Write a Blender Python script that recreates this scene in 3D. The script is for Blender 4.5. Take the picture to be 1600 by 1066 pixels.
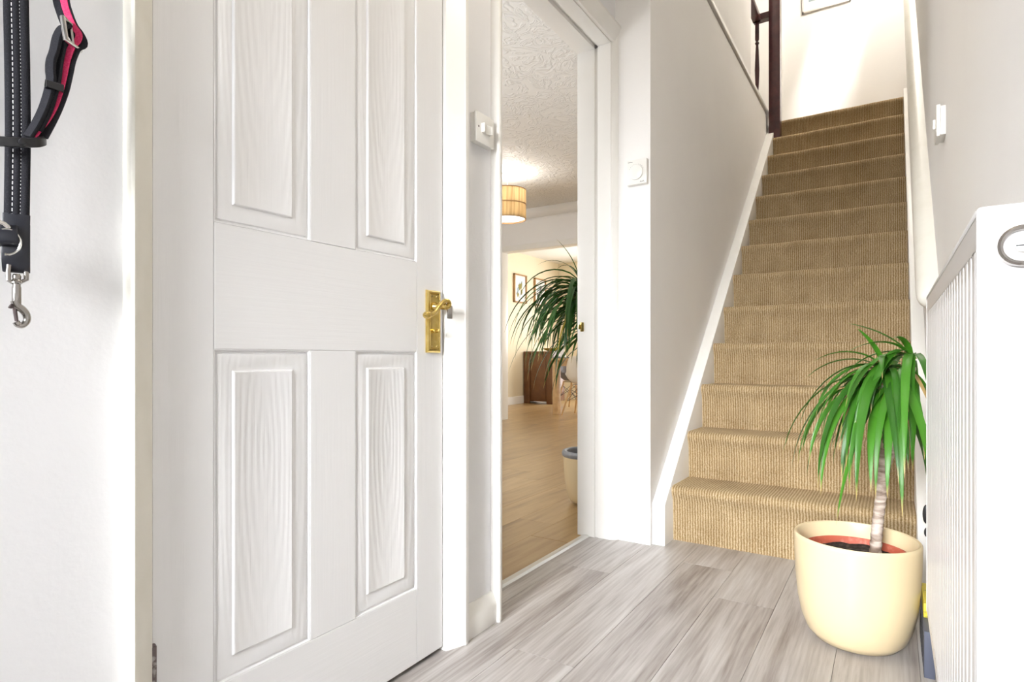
import bpy, bmesh, math, random
from mathutils import Vector, Matrix
random.seed(7)
for o in list(bpy.data.objects): bpy.data.objects.remove(o, do_unlink=True)
scene = bpy.context.scene
COL = scene.collection
PI = math.pi
# ------------------------------------------------------------------ camera
F, YAW, HZ, CH = 918.6, 0.57377, 558.26, 0.80
cam_d = bpy.data.cameras.new('camera'); cam = bpy.data.objects.new('camera', cam_d); COL.objects.link(cam)
cam.location = (0, 0, CH); cam.rotation_euler = (PI / 2, 0, YAW)
cam_d.sensor_width = 36.0; cam_d.lens = F / 1600 * 36.0
cam_d.shift_y = (HZ - 533.0) / 1600.0
cam_d.clip_start = 0.02; cam_d.clip_end = 100
scene.camera = cam
# ------------------------------------------------------------------ world, lights, exposure
w = bpy.data.worlds.new('world'); scene.world = w; w.use_nodes = True
w.node_tree.nodes['Background'].inputs[0].default_value = (0.80, 0.88, 1.0, 1)
w.node_tree.nodes['Background'].inputs[1].default_value = 1.0
vs = scene.view_settings
vs.view_transform = 'Standard'; vs.look = 'None'; vs.gamma = 1.0; vs.use_curve_mapping = False
vs.exposure = 1.30

def area(name, loc, direction, sx, sy, power, color, spread=PI):
    d = bpy.data.lights.new(name, 'AREA'); d.shape = 'RECTANGLE'; d.size = sx; d.size_y = sy
    d.energy = power; d.color = color; d.spread = spread
    o = bpy.data.objects.new(name, d); COL.objects.link(o); o.location = loc
    o.rotation_euler = Vector(direction).to_track_quat('-Z', 'Y').to_euler()
    return o
# daylight through the glazed front door behind the camera
area('front_door_daylight', (-0.44, -2.26, 1.20), (0, 1, -0.33), 0.90, 1.9, 20, (0.95, 0.97, 1.0), math.radians(50))
# hall ceiling lamp, above the frame
def point(name, loc, power, color, r):
    d = bpy.data.lights.new(name, 'POINT'); d.energy = power; d.color = color; d.shadow_soft_size = r
    o = bpy.data.objects.new(name, d); COL.objects.link(o); o.location = loc; return o
point('hall_ceiling_lamp', (-0.40, 1.15, 2.38), 3.6, (1.0, 0.90, 0.76), 0.10)
# added living-room fill, dining patio doors, added dining side fill, landing
area('living_room_fill', (-3.2, 1.42, 1.45), (0, 1, 0.45), 2.6, 1.3, 36, (0.97, 0.98, 1.0))  # added fill, tilted up to brighten room and ceiling; front wall has no window
area('patio_door_daylight', (-3.3, 9.93, 1.15), (0, -1, -0.05), 2.4, 2.0, 36, (1.0, 0.97, 0.92))
area('dining_side_fill', (-1.30, 8.3, 1.4), (-1, 0, 0), 1.6, 1.2, 13, (1.0, 0.96, 0.88))  # added fill to brighten the dining room; the right wall has no window
point('landing_ceiling_lamp', (0.0, 5.05, 4.85), 31, (1.0, 0.93, 0.82), 0.12)
# sun through the added roof opening, for the streak on the landing wall
sd = bpy.data.lights.new('sun', 'SUN'); sd.energy = 9.0; sd.angle = math.radians(10); sd.color = (1.0, 0.97, 0.92)
sun = bpy.data.objects.new('sun', sd); COL.objects.link(sun)
SUN_DIR = Vector((-0.22, 0.42, -0.88)).normalized()
sun.rotation_euler = SUN_DIR.to_track_quat('-Z', 'Y').to_euler()

# ------------------------------------------------------------------ helpers
S_, C_ = math.sin(YAW), math.cos(YAW)
def ray(u, v):
    t = (u - 800) / F
    return Vector((-S_ + t * C_, C_ + t * S_, (HZ - v) / F))
def on_x(u, v, x):
    r = ray(u, v); return r * (x / r.x) + Vector((0, 0, CH))
def on_y(u, v, y):
    r = ray(u, v); return r * (y / r.y) + Vector((0, 0, CH))

WL = {}
def wloc(o): return WL.get(o.name, Vector((0, 0, 0)))
class MB:
    def __init__(s, M=None): s.v = []; s.f = []; s.uv = {}; s.M = M
    def add(s, vs_, fs):
        b = len(s.v)
        for p in vs_:
            p = Vector(p); s.v.append(s.M @ p if s.M else p)
        for f in fs: s.f.append(tuple(b + i for i in f))
        return b
    def box(s, x0, x1, y0, y1, z0, z1):
        s.add([(x0,y0,z0),(x1,y0,z0),(x1,y1,z0),(x0,y1,z0),(x0,y0,z1),(x1,y0,z1),(x1,y1,z1),(x0,y1,z1)],
              [(0,3,2,1),(4,5,6,7),(0,1,5,4),(1,2,6,5),(2,3,7,6),(3,0,4,7)]); return s
    def prism(s, poly, axis, a, b):
        n = len(poly)
        def P(p, t):
            if axis == 'x': return (t, p[0], p[1])
            if axis == 'y': return (p[0], t, p[1])
            return (p[0], p[1], t)
        s.add([P(p, a) for p in poly] + [P(p, b) for p in poly],
              [tuple(range(n))[::-1], tuple(range(n, 2*n))] + [(i, (i+1) % n, n+(i+1) % n, n+i) for i in range(n)]); return s
    def lathe(s, prof, c, seg=40, axis='z', close=False):
        vs_ = []; fs = []; n = len(prof); c = Vector(c)
        for k in range(seg):
            a = 2*PI*k/seg; ca, sa = math.cos(a), math.sin(a)
            for r, h in prof:
                q = (r*ca, r*sa, h) if axis == 'z' else ((h, r*ca, r*sa) if axis == 'x' else (r*ca, h, r*sa))
                vs_.append(c + Vector(q))
        for k in range(seg):
            k2 = (k+1) % seg
            for i in range(n-1): fs.append((k*n+i, k2*n+i, k2*n+i+1, k*n+i+1))
            if close: fs.append((k*n+n-1, k2*n+n-1, k2*n, k*n))
        s.add(vs_, fs); return s
    def tube(s, path, r, seg=10, closed=False, cap=True, flat=1.0, up=None):
        path = [Vector(p) for p in path]; n = len(path); vs_ = []; fs = []
        rs = r if isinstance(r, (list, tuple)) else [r]*n
        prev = None
        for i, p in enumerate(path):
            if closed: t = path[(i+1) % n] - path[i-1]
            else: t = path[min(i+1, n-1)] - path[max(i-1, 0)]
            t.normalize()
            if prev is None:
                a = Vector(up) if up else (Vector((0,0,1)) if abs(t.z) < .9 else Vector((1,0,0)))
                prev = (a - t*a.dot(t)).normalized()
            else: prev = (prev - t*prev.dot(t)).normalized()
            q = t.cross(prev)
            for k in range(seg):
                an = 2*PI*k/seg
                vs_.append(p + prev*(math.cos(an)*rs[i]) + q*(math.sin(an)*rs[i]*flat))
        m = n if closed else n-1
        for i in range(m):
            j = (i+1) % n
            for k in range(seg):
                k2 = (k+1) % seg; fs.append((i*seg+k, i*seg+k2, j*seg+k2, j*seg+k))
        if cap and not closed: fs += [tuple(range(seg))[::-1], tuple((n-1)*seg+k for k in range(seg))]
        s.add(vs_, fs); return s
    def ribbon(s, path, wv, width, thick):
        # strap: rectangular section swept along the path; wv is the width direction (one or per point)
        path = [Vector(p) for p in path]; n = len(path); vs_ = []; fs = []
        for i, p in enumerate(path):
            t = (path[min(i+1, n-1)] - path[max(i-1, 0)]).normalized()
            a = Vector(wv[i] if isinstance(wv, list) else wv); a = (a - t*a.dot(t)).normalized(); q = t.cross(a)
            for sa, sb in ((-1,-.5),(-.86,-1),(.86,-1),(1,-.5),(1,.5),(.86,1),(-.86,1),(-1,.5)):
                vs_.append(p + a*(sa*width/2) + q*(sb*thick/2))
        for i in range(n-1):
            for k in range(8): fs.append((i*8+k, i*8+(k+1) % 8, (i+1)*8+(k+1) % 8, (i+1)*8+k))
        fs += [tuple(range(8))[::-1], tuple((n-1)*8+k for k in range(8))]
        s.add(vs_, fs); return s
    def build(s, name, mat, parent=None, origin=None, bevel=0, seg=2, smooth=35, kind=None):
        base = wloc(parent) if parent else Vector((0,0,0))
        org = Vector(origin) if origin else base
        me = bpy.data.meshes.new(name)
        me.from_pydata([tuple(v - org) for v in s.v], [], s.f); me.validate()
        bm = bmesh.new(); bm.from_mesh(me)
        bmesh.ops.recalc_face_normals(bm, faces=bm.faces)
        if bevel:
            es = [e for e in bm.edges if len(e.link_faces) == 2 and e.calc_face_angle(0) > math.radians(28)]
            bmesh.ops.bevel(bm, geom=es, offset=bevel, segments=seg, affect='EDGES', profile=.6, clamp_overlap=True)
        bm.to_mesh(me); bm.free()
        if smooth:
            for p in me.polygons: p.use_smooth = True
            me.set_sharp_from_angle(angle=math.radians(smooth))
        me.materials.append(mat)
        return link(name, me, parent, org, kind)
def link(name, me, parent, org, kind=None):
    o = bpy.data.objects.new(name, me); COL.objects.link(o)
    base = wloc(parent) if parent else Vector((0,0,0))
    o.location = org - base; o.parent = parent
    WL[o.name] = org.copy()
    if kind: o['kind'] = kind
    return o
def empty(name, loc, label, cat, group=None):
    o = bpy.data.objects.new(name, None); COL.objects.link(o); o.location = loc; o.empty_display_size = .05
    WL[o.name] = Vector(loc); tag(o, label, cat, group); return o
def tag(o, label, cat, group=None):
    o['label'] = label; o['category'] = cat
    if group: o['group'] = group
    return o
def struct(o): o['kind'] = 'structure'; return o

# ------------------------------------------------------------------ materials
def nm(name):
    m = bpy.data.materials.new(name); m.use_nodes = True
    nt = m.node_tree; b = nt.nodes['Principled BSDF']; return m, nt, b
def N(nt, t, **kw):
    n = nt.nodes.new(t)
    for k, v in kw.items():
        if k.startswith('i_'): n.inputs[k[2:].replace('_', ' ')].default_value = v
        else: setattr(n, k, v)
    return n
def ramp(nt, stops):
    r = nt.nodes.new('ShaderNodeValToRGB'); e = r.color_ramp.elements
    while len(e) > 1: e.remove(e[-1])
    e[0].position, e[0].color = stops[0][0], (*stops[0][1], 1)
    for p, c in stops[1:]:
        x = e.new(p); x.color = (*c, 1)
    return r
def coords(nt, scale=(1,1,1), kind='Object', rnd=False):
    tc = N(nt, 'ShaderNodeTexCoord'); mp = N(nt, 'ShaderNodeMapping'); mp.inputs['Scale'].default_value = scale
    src = tc.outputs[kind]
    if rnd:
        oi = N(nt, 'ShaderNodeObjectInfo'); ad = N(nt, 'ShaderNodeVectorMath', operation='MULTIPLY_ADD')
        cv = N(nt, 'ShaderNodeCombineXYZ')
        for i in range(3): nt.links.new(oi.outputs['Random'], cv.inputs[i])
        nt.links.new(cv.outputs[0], ad.inputs[0]); ad.inputs[1].default_value = (31.0, 57.0, 13.0); nt.links.new(src, ad.inputs[2]); src = ad.outputs[0]
    nt.links.new(src, mp.inputs['Vector']); return mp.outputs[0]
def bump(nt, b, h, strength, dist, prev=None):
    bp = N(nt, 'ShaderNodeBump'); bp.inputs['Strength'].default_value = strength; bp.inputs['Distance'].default_value = dist
    nt.links.new(h, bp.inputs['Height'])
    if prev: nt.links.new(prev, bp.inputs['Normal'])
    nt.links.new(bp.outputs[0], b.inputs['Normal']); return bp.outputs[0]
def simple(name, col, rough=.5, metal=0, bs=None, var=None, spec=.5, coat=0):
    """plain paint/metal with optional noise relief bs=(scale,strength,dist) and colour variation var=(scale,col2,lo,hi)"""
    m, nt, b = nm(name)
    b.inputs['Base Color'].default_value = (*col, 1); b.inputs['Roughness'].default_value = rough
    b.inputs['Metallic'].default_value = metal; b.inputs['Specular IOR Level'].default_value = spec
    b.inputs['Coat Weight'].default_value = coat
    if var:
        v = coords(nt); n = N(nt, 'ShaderNodeTexNoise'); n.inputs['Scale'].default_value = var[0]; n.inputs['Detail'].default_value = 6
        nt.links.new(v, n.inputs['Vector']); r = ramp(nt, [(var[2], col), (var[3], var[1])])
        nt.links.new(n.outputs['Fac'], r.inputs[0]); nt.links.new(r.outputs[0], b.inputs['Base Color'])
    if bs:
        v = coords(nt); n = N(nt, 'ShaderNodeTexNoise'); n.inputs['Scale'].default_value = bs[0]; n.inputs['Detail'].default_value = 5
        nt.links.new(v, n.inputs['Vector']); bump(nt, b, n.outputs['Fac'], bs[1], bs[2])
    return m

M_WALL = simple('wall_paint', (.86,.845,.825), .75, bs=(90,.25,.002), var=(2.2,(.835,.815,.80),.45,.75), spec=.25)
M_WALLB = simple('wall_paint_left', (.82,.82,.83), .7, bs=(70,.25,.002), spec=.25)
M_CEIL = simple('ceiling_paint', (.82,.81,.79), .85, spec=.2)
M_GLOSS = simple('gloss_paint', (.84,.825,.79), .32, bs=(25,.12,.002), var=(7,(.80,.78,.73),.55,.85))
M_BEIGEGLOSS = simple('beige_gloss_paint', (.76,.735,.66), .4, bs=(30,.2,.002), var=(9,(.70,.67,.58),.5,.8))  # beige gloss for the hinge-side architrave and the wall handrail
M_CREAMW = simple('cream_wall_paint', (.80,.72,.55), .8, bs=(60,.2,.002), spec=.2)
M_SWITCH = simple('switch_plastic', (.84,.83,.79), .3, var=(9,(.83,.82,.78),.4,.6))
M_DARK = simple('dark_gap', (.03,.03,.032), .7, var=(30,(.05,.05,.05),.4,.7))
M_ALU = simple('aluminium_strip', (.66,.66,.64), .38, metal=.6, bs=(200,.1,.001))
M_CHROME = simple('chrome', (.75,.74,.72), .14, metal=1, bs=(40,.03,.001))
M_NICKEL = simple('nickel', (.40,.38,.36), .16, metal=1, bs=(40,.03,.001))
M_STEELDK = simple('dark_steel', (.16,.13,.13), .35, metal=.9, var=(60,(.40,.38,.36),.55,.65))
M_MAHOG = simple('dark_mahogany', (.050,.010,.013), .28, var=(14,(.085,.020,.022),.4,.7), coat=.3)
M_RAD = simple('radiator_enamel', (.68,.665,.655), .30, bs=(30,.05,.001))
M_RADIN = simple('radiator_inner_enamel', (.60,.59,.58), .5, bs=(30,.05,.001))
M_POT = simple('cream_glaze', (.78,.64,.40), .30, bs=(9,.08,.004), var=(5,(.74,.60,.37),.4,.75), coat=.25)
M_POTRIM = simple('grey_pot_rim', (.23,.25,.28), .45, var=(30,(.30,.31,.33),.4,.7))
M_TERRA = simple('terracotta_plastic', (.46,.095,.05), .6, var=(60,(.60,.22,.15),.55,.8), bs=(120,.2,.001))
M_SOIL = simple('potting_soil', (.020,.014,.010), .95, var=(90,(.11,.08,.06),.5,.75), bs=(110,1.0,.006))
M_FABRIC = simple('black_webbing', (.016,.016,.020), .85, bs=(900,.6,.0006), var=(700,(.035,.035,.042),.5,.8), spec=.2)
M_PINK = simple('pink_webbing', (.70,.035,.13), .75, bs=(900,.5,.0006), var=(500,(.82,.10,.22),.4,.8), spec=.2)
M_ORANGE = simple('orange_piping', (.85,.25,.08), .7, bs=(900,.3,.0006))
M_STITCH = simple('reflective_stitch', (.80,.80,.82), .5, bs=(600,.2,.0005))
M_PLASTIC = simple('black_plastic', (.018,.018,.020), .33, bs=(200,.1,.0005))
M_LEATHER = simple('smooth_black_strap_end', (.010,.011,.017), .4, bs=(300,.2,.0006))
M_OAK = simple('pale_oak', (.60,.40,.20), .5, var=(18,(.50,.31,.14),.4,.7))
M_CHAIRLEG = simple('beech_dowel', (.62,.40,.19), .45, var=(22,(.52,.32,.14),.4,.7))
M_SHELL = simple('white_moulded_shell', (.78,.74,.66), .4, bs=(30,.05,.001))
M_SHELLG = simple('grey_moulded_shell', (.17,.165,.18), .5, bs=(30,.05,.001))
M_WIRE = simple('black_wire', (.02,.017,.015), .4, bs=(100,.1,.001))
M_SIDEB = simple('brown_sideboard_wood', (.16,.066,.020), .4, var=(10,(.12,.045,.013),.35,.75), coat=.2)
M_FRAMEOAK = simple('oak_picture_frame', (.42,.24,.10), .5, var=(30,(.34,.19,.08),.4,.7))
M_WHITEFR = simple('pale_picture_frame', (.70,.66,.62), .4, bs=(60,.1,.001))
M_PAPER = simple('white_paper', (.84,.82,.79), .7, bs=(200,.05,.0005))
M_BLUEPR = simple('grey_blue_print', (.30,.38,.43), .7, var=(6,(.42,.50,.52),.35,.7))
M_YELLOWPR = simple('yellow_print', (.85,.68,.02), .7, var=(6,(.80,.62,.02),.4,.7))
M_INK = simple('dark_ink', (.10,.10,.10), .7, var=(80,(.16,.15,.15),.4,.7))
M_YELLOW = simple('yellow_wrapper', (.72,.60,.06), .5, var=(120,(.30,.28,.06),.55,.7))
M_CRATE = simple('blue_grey_plastic', (.085,.095,.135), .45, bs=(60,.1,.001))
M_SCREW = simple('brass_screw', (.35,.26,.10), .35, metal=1, bs=(90,.1,.0005))

def brass():
    m, nt, b = nm('brass'); b.inputs['Base Color'].default_value = (.72,.49,.15,1); b.inputs['Metallic'].default_value = 1
    b.inputs['Roughness'].default_value = .24
    v = coords(nt); n = N(nt, 'ShaderNodeTexNoise'); n.inputs['Scale'].default_value = 60
    nt.links.new(v, n.inputs['Vector']); r = ramp(nt, [(.35,(.60,.43,.12)),(.75,(.74,.57,.22))]); nt.links.new(n.outputs['Fac'], r.inputs[0]); nt.links.new(r.outputs[0], b.inputs['Base Color'])
    return m
M_BRASS = brass()

def door_paint(name, scale, cathedral=False):
    m, nt, b = nm(name); b.inputs['Base Color'].default_value = (.85,.85,.855,1); b.inputs['Roughness'].default_value = .42
    v = coords(nt, scale, rnd=True)
    n = N(nt, 'ShaderNodeTexNoise'); n.inputs['Scale'].default_value = 1.0; n.inputs['Detail'].default_value = 4; n.inputs['Distortion'].default_value = .4
    nt.links.new(v, n.inputs['Vector']); h = n.outputs['Fac']
    pv = bump(nt, b, h, .35, .0011)
    if cathedral:
        # arched grain: rings stretched along z, from a distorted wave
        v2 = coords(nt, (1, 15, 2.1)); wv = N(nt, 'ShaderNodeTexWave', wave_type='RINGS', rings_direction='X', wave_profile='SIN')
        wv.inputs['Scale'].default_value = 1.7; wv.inputs['Distortion'].default_value = 3.5; wv.inputs['Detail'].default_value = 2.5; wv.inputs['Detail Scale'].default_value = 1.2
        nt.links.new(v2, wv.inputs['Vector']); bump(nt, b, wv.outputs['Fac'], .24, .0010, pv)
    return m
M_DOORV = door_paint('door_paint_upright_grain', (160,160,5))
M_DOORH = door_paint('door_paint_level_grain', (160,5,160))
M_DOORP = door_paint('door_paint_arched_grain', (150,150,5), True)

def plank_mat(name, cols, axis_scale, rough, seamdark):
    m, nt, b = nm(name); b.inputs['Roughness'].default_value = rough
    v = coords(nt, axis_scale, rnd=True)
    n1 = N(nt, 'ShaderNodeTexNoise'); n1.inputs['Scale'].default_value = 1.0; n1.inputs['Detail'].default_value = 8; n1.inputs['Roughness'].default_value = .62; n1.inputs['Distortion'].default_value = 1.1
    nt.links.new(v, n1.inputs['Vector'])
    v2 = coords(nt, tuple(a*7 if i != 1 else a*5 for i, a in enumerate(axis_scale)), rnd=True)
    n2 = N(nt, 'ShaderNodeTexNoise'); n2.inputs['Scale'].default_value = 1.0; n2.inputs['Detail'].default_value = 5
    nt.links.new(v2, n2.inputs['Vector'])
    mx = N(nt, 'ShaderNodeMath', operation='MULTIPLY_ADD'); nt.links.new(n2.outputs['Fac'], mx.inputs[0]); mx.inputs[1].default_value = .45; 
    m2 = N(nt, 'ShaderNodeMath', operation='MULTIPLY'); nt.links.new(n1.outputs['Fac'], m2.inputs[0]); m2.inputs[1].default_value = .62; nt.links.new(m2.outputs[0], mx.inputs[2])
    oi = N(nt, 'ShaderNodeObjectInfo'); m3 = N(nt, 'ShaderNodeMath', operation='MULTIPLY_ADD'); nt.links.new(oi.outputs['Random'], m3.inputs[0]); m3.inputs[1].default_value = .09; m3.use_clamp = False
    nt.links.new(mx.outputs[0], m3.inputs[2])
    r = ramp(nt, cols); nt.links.new(m3.outputs[0], r.inputs[0]); nt.links.new(r.outputs[0], b.inputs['Base Color'])
    bump(nt, b, mx.outputs[0], .18, .0012)
    return m
M_PLANK = plank_mat('grey_wood_plank', [(.36,(.20,.172,.156)),(.47,(.32,.288,.270)),(.58,(.42,.392,.374)),(.72,(.52,.50,.485))], (15,.9,15), .33, .3)
M_OAKPLANK = plank_mat('honey_oak_plank', [(.36,(.20,.115,.045)),(.50,(.36,.225,.095)),(.62,(.43,.285,.13)),(.76,(.50,.35,.175))], (5,.6,5), .28, .3)
M_GROUT = simple('plank_joint', (.20,.175,.16), .8, var=(40,(.24,.21,.19),.4,.7))
M_GROUT2 = simple('oak_plank_joint', (.16,.10,.05), .8, var=(40,(.20,.13,.07),.4,.7))

def carpet():
    m, nt, b = nm('ribbed_tan_carpet'); b.inputs['Roughness'].default_value = .95; b.inputs['Specular IOR Level'].default_value = .1
    b.inputs['Sheen Weight'].default_value = .15; b.inputs['Sheen Tint'].default_value = (.9,.75,.5,1)
    tc = N(nt, 'ShaderNodeTexCoord')
    wv = N(nt, 'ShaderNodeTexWave', wave_type='BANDS', bands_direction='X', wave_profile='SIN')
    wv.inputs['Scale'].default_value = 2*PI/20/.0110; wv.inputs['Distortion'].default_value = 0.0
    # slight wobble of the ribs
    nz = N(nt, 'ShaderNodeTexNoise'); nz.inputs['Scale'].default_value = 60; nt.links.new(tc.outputs['Object'], nz.inputs['Vector'])
    mad = N(nt, 'ShaderNodeVectorMath', operation='MULTIPLY_ADD'); nt.links.new(nz.outputs['Color'], mad.inputs[0]); mad.inputs[1].default_value = (.006,.0,.0); nt.links.new(tc.outputs['Object'], mad.inputs[2])
    nt.links.new(mad.outputs[0], wv.inputs['Vector'])
    n = N(nt, 'ShaderNodeTexNoise'); n.inputs['Scale'].default_value = 260; n.inputs['Detail'].default_value = 3; nt.links.new(tc.outputs['Object'], n.inputs['Vector'])
    mul = N(nt, 'ShaderNodeMath', operation='MULTIPLY_ADD'); nt.links.new(wv.outputs['Fac'], mul.inputs[0]); mul.inputs[1].default_value = .34
    sb = N(nt, 'ShaderNodeMath', operation='MULTIPLY'); nt.links.new(n.outputs['Fac'], sb.inputs[0]); sb.inputs[1].default_value = .75; nt.links.new(sb.outputs[0], mul.inputs[2])
    r = ramp(nt, [(.20,(.17,.098,.032)),(.50,(.37,.262,.132)),(.80,(.62,.495,.325))]); nt.links.new(mul.outputs[0], r.inputs[0])
    nl = N(nt, 'ShaderNodeTexNoise'); nl.inputs['Scale'].default_value = 7; nl.inputs['Detail'].default_value = 3; nt.links.new(tc.outputs['Object'], nl.inputs['Vector'])
    rl = ramp(nt, [(.35,(.84,.82,.80)),(.65,(1,1,1))]); nt.links.new(nl.outputs['Fac'], rl.inputs[0])
    mix = N(nt, 'ShaderNodeMix', data_type='RGBA', blend_type='MULTIPLY'); mix.inputs[0].default_value = 1.0
    nt.links.new(r.outputs[0], mix.inputs[6]); nt.links.new(rl.outputs[0], mix.inputs[7]); nt.links.new(mix.outputs[2], b.inputs['Base Color'])
    bump(nt, b, mul.outputs[0], .75, .004)
    return m
M_CARPET = carpet()

def artex():
    m, nt, b = nm('swirled_plaster_ceiling'); b.inputs['Base Color'].default_value = (.80,.79,.765,1); b.inputs['Roughness'].default_value = .6
    v = coords(nt, (1,1,1)); n0 = N(nt, 'ShaderNodeTexNoise'); n0.inputs['Scale'].default_value = 3.5; n0.inputs['Detail'].default_value = 2; nt.links.new(v, n0.inputs['Vector'])
    mad = N(nt, 'ShaderNodeVectorMath', operation='MULTIPLY_ADD'); nt.links.new(n0.outputs['Color'], mad.inputs[0]); mad.inputs[1].default_value = (.55,.55,.55); nt.links.new(v, mad.inputs[2])
    n = N(nt, 'ShaderNodeTexNoise'); n.inputs['Scale'].default_value = 8; n.inputs['Detail'].default_value = 2.5; n.inputs['Distortion'].default_value = 1.6; nt.links.new(mad.outputs[0], n.inputs['Vector'])
    r = ramp(nt, [(.46,(0,0,0)),(.56,(1,1,1)),(.66,(.45,.45,.45))]); nt.links.new(n.outputs['Fac'], r.inputs[0])
    bump(nt, b, r.outputs[0], .45, .018); return m
M_ARTEX = artex()

def leaf_mat(name, c0, c1, tip):
    m, nt, b = nm(name); b.inputs['Roughness'].default_value = .33; b.inputs['Specular IOR Level'].default_value = .55
    uv = N(nt, 'ShaderNodeUVMap'); uv.uv_map = 'UVMap'; sx = N(nt, 'ShaderNodeSeparateXYZ'); nt.links.new(uv.outputs[0], sx.inputs[0])
    oi = N(nt, 'ShaderNodeObjectInfo')
    r1 = ramp(nt, [(0, c0), (1, c1)]); nt.links.new(oi.outputs['Random'], r1.inputs[0])
    r2 = ramp(nt, [(0,(.35,.40,.10)),(.06,(0,0,0)),(.90,(0,0,0)),(.97,(1,1,1))]); 
    f = ramp(nt, [(0,(.6,.6,.6)),(.07,(0,0,0)),(.89,(0,0,0)),(.965,(1,1,1))]); nt.links.new(sx.outputs[0], f.inputs[0])
    mix = N(nt, 'ShaderNodeMix', data_type='RGBA'); nt.links.new(f.outputs[0], mix.inputs[0]); nt.links.new(r1.outputs[0], mix.inputs[6]); mix.inputs[7].default_value = (*tip, 1)
    nt.links.new(mix.outputs[2], b.inputs['Base Color'])
    # fine lengthwise veins
    wv = N(nt, 'ShaderNodeTexWave', wave_type='BANDS', bands_direction='Y'); wv.inputs['Scale'].default_value = 3.0; nt.links.new(uv.outputs[0], wv.inputs['Vector'])
    bump(nt, b, wv.outputs['Fac'], .15, .001)
    tr = N(nt, 'ShaderNodeBsdfTranslucent'); nt.links.new(mix.outputs[2], tr.inputs[0]); ms = N(nt, 'ShaderNodeMixShader'); ms.inputs[0].default_value = .22
    out = nt.nodes['Material Output']; nt.links.new(b.outputs[0], ms.inputs[1]); nt.links.new(tr.outputs[0], ms.inputs[2]); nt.links.new(ms.outputs[0], out.inputs['Surface'])
    return m
M_LEAF = leaf_mat('green_strap_leaf', (.028,.13,.010), (.075,.27,.020), (.55,.42,.16))
M_LEAFDRY = leaf_mat('dry_tan_leaf', (.52,.33,.12), (.62,.44,.20), (.45,.30,.15))
M_LEAF2 = leaf_mat('dark_green_strap_leaf', (.014,.070,.008), (.045,.15,.018), (.50,.38,.10))
M_LEAFYEL = leaf_mat('yellowed_leaf', (.55,.40,.03), (.60,.45,.05), (.55,.40,.05))
def bark():
    m, nt, b = nm('ringed_pale_bark'); b.inputs['Roughness'].default_value = .8
    v = coords(nt, (18,18,55)); n = N(nt, 'ShaderNodeTexNoise'); n.inputs['Scale'].default_value = 1; n.inputs['Detail'].default_value = 4; n.inputs['Distortion'].default_value = .6
    nt.links.new(v, n.inputs['Vector']); r = ramp(nt, [(.36,(.20,.14,.105)),(.5,(.42,.33,.27)),(.62,(.66,.57,.50))]); nt.links.new(n.outputs['Fac'], r.inputs[0]); nt.links.new(r.outputs[0], b.inputs['Base Color'])
    bump(nt, b, n.outputs['Fac'], .6, .004); return m
M_BARK = bark()
def shade_mat():
    m, nt, b = nm('woven_reed_shade'); b.inputs['Roughness'].default_value = .7
    v = coords(nt, (60,60,3)); n = N(nt, 'ShaderNodeTexNoise'); n.inputs['Scale'].default_value = 1; nt.links.new(v, n.inputs['Vector'])
    r = ramp(nt, [(.35,(.30,.20,.09)),(.65,(.50,.37,.19))]); nt.links.new(n.outputs['Fac'], r.inputs[0]); nt.links.new(r.outputs[0], b.inputs['Base Color'])
    tr = N(nt, 'ShaderNodeBsdfTranslucent'); nt.links.new(r.outputs[0], tr.inputs[0]); ms = N(nt, 'ShaderNodeMixShader'); ms.inputs[0].default_value = .35
    out = nt.nodes['Material Output']; nt.links.new(b.outputs[0], ms.inputs[1]); nt.links.new(tr.outputs[0], ms.inputs[2]); nt.links.new(ms.outputs[0], out.inputs['Surface']); return m
M_SHADE = shade_mat()
def emit(name, col, s):
    m, nt, b = nm(name); b.inputs['Base Color'].default_value = (*col, 1); b.inputs['Emission Color'].default_value = (*col, 1); b.inputs['Emission Strength'].default_value = s
    v = coords(nt); n = N(nt, 'ShaderNodeTexNoise'); n.inputs['Scale'].default_value = 30; nt.links.new(v, n.inputs['Vector']); bump(nt, b, n.outputs['Fac'], .02, .001); return m
M_DIFFUSER = simple('shade_diffuser', (.85,.83,.78), .6, bs=(40,.05,.001))
M_BULB = emit('lit_bulb', (1.0,.95,.86), 1.6)
def glass():
    m, nt, b = nm('window_glass'); b.inputs['Base Color'].default_value = (.9,.94,.95,1); b.inputs['Roughness'].default_value = .02; b.inputs['Transmission Weight'].default_value = 1; b.inputs['IOR'].default_value = 1.02
    v = coords(nt); n = N(nt, 'ShaderNodeTexNoise'); n.inputs['Scale'].default_value = 4; nt.links.new(v, n.inputs['Vector']); bump(nt, b, n.outputs['Fac'], .01, .001); return m
M_GLASS = glass()

# ------------------------------------------------------------------ the building
XW = -1.022          # hall left wall
XR = 0.125           # right wall
XS = -0.862          # stairwell left wall
YE = 2.417           # end of the stairwell wall (thermostat face)
XB = -1.180          # living-room face of the hall wall
YF = -2.30           # front wall (behind the camera)
YL = 6.20            # landing back wall / living-dining partition
# hall left wall with two openings
b = MB()
b.box(XB, XW, YF, 0.470, 0, 2.5).box(XB, XW, 1.262, 1.500, 0, 2.5).box(XB, XW, 0.470, 1.262, 2.03, 2.5).box(XB, XW, 1.500, YE+.01, 2.205, 2.5)
struct(b.build('wall_left', M_WALLB, smooth=0))
b = MB(); b.box(XB, XS, YE, YL, 0, 2.78); struct(b.build('wall_stairwell', M_WALL, smooth=0))
b = MB(); b.box(XR, XR+.12, YF, YL+.1, 0, 5.3)
struct(b.build('wall_right', M_WALL, smooth=0))
b = MB(); b.box(XB-.72, XR+.12, YF-.1, YF, 0, 2.78); struct(b.build('wall_front', M_WALL, smooth=0))
b = MB(); b.box(-3.0, XR+.12, YL, YL+.1, 2.67, 5.3); struct(b.build('wall_landing', M_WALL, smooth=0))
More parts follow.
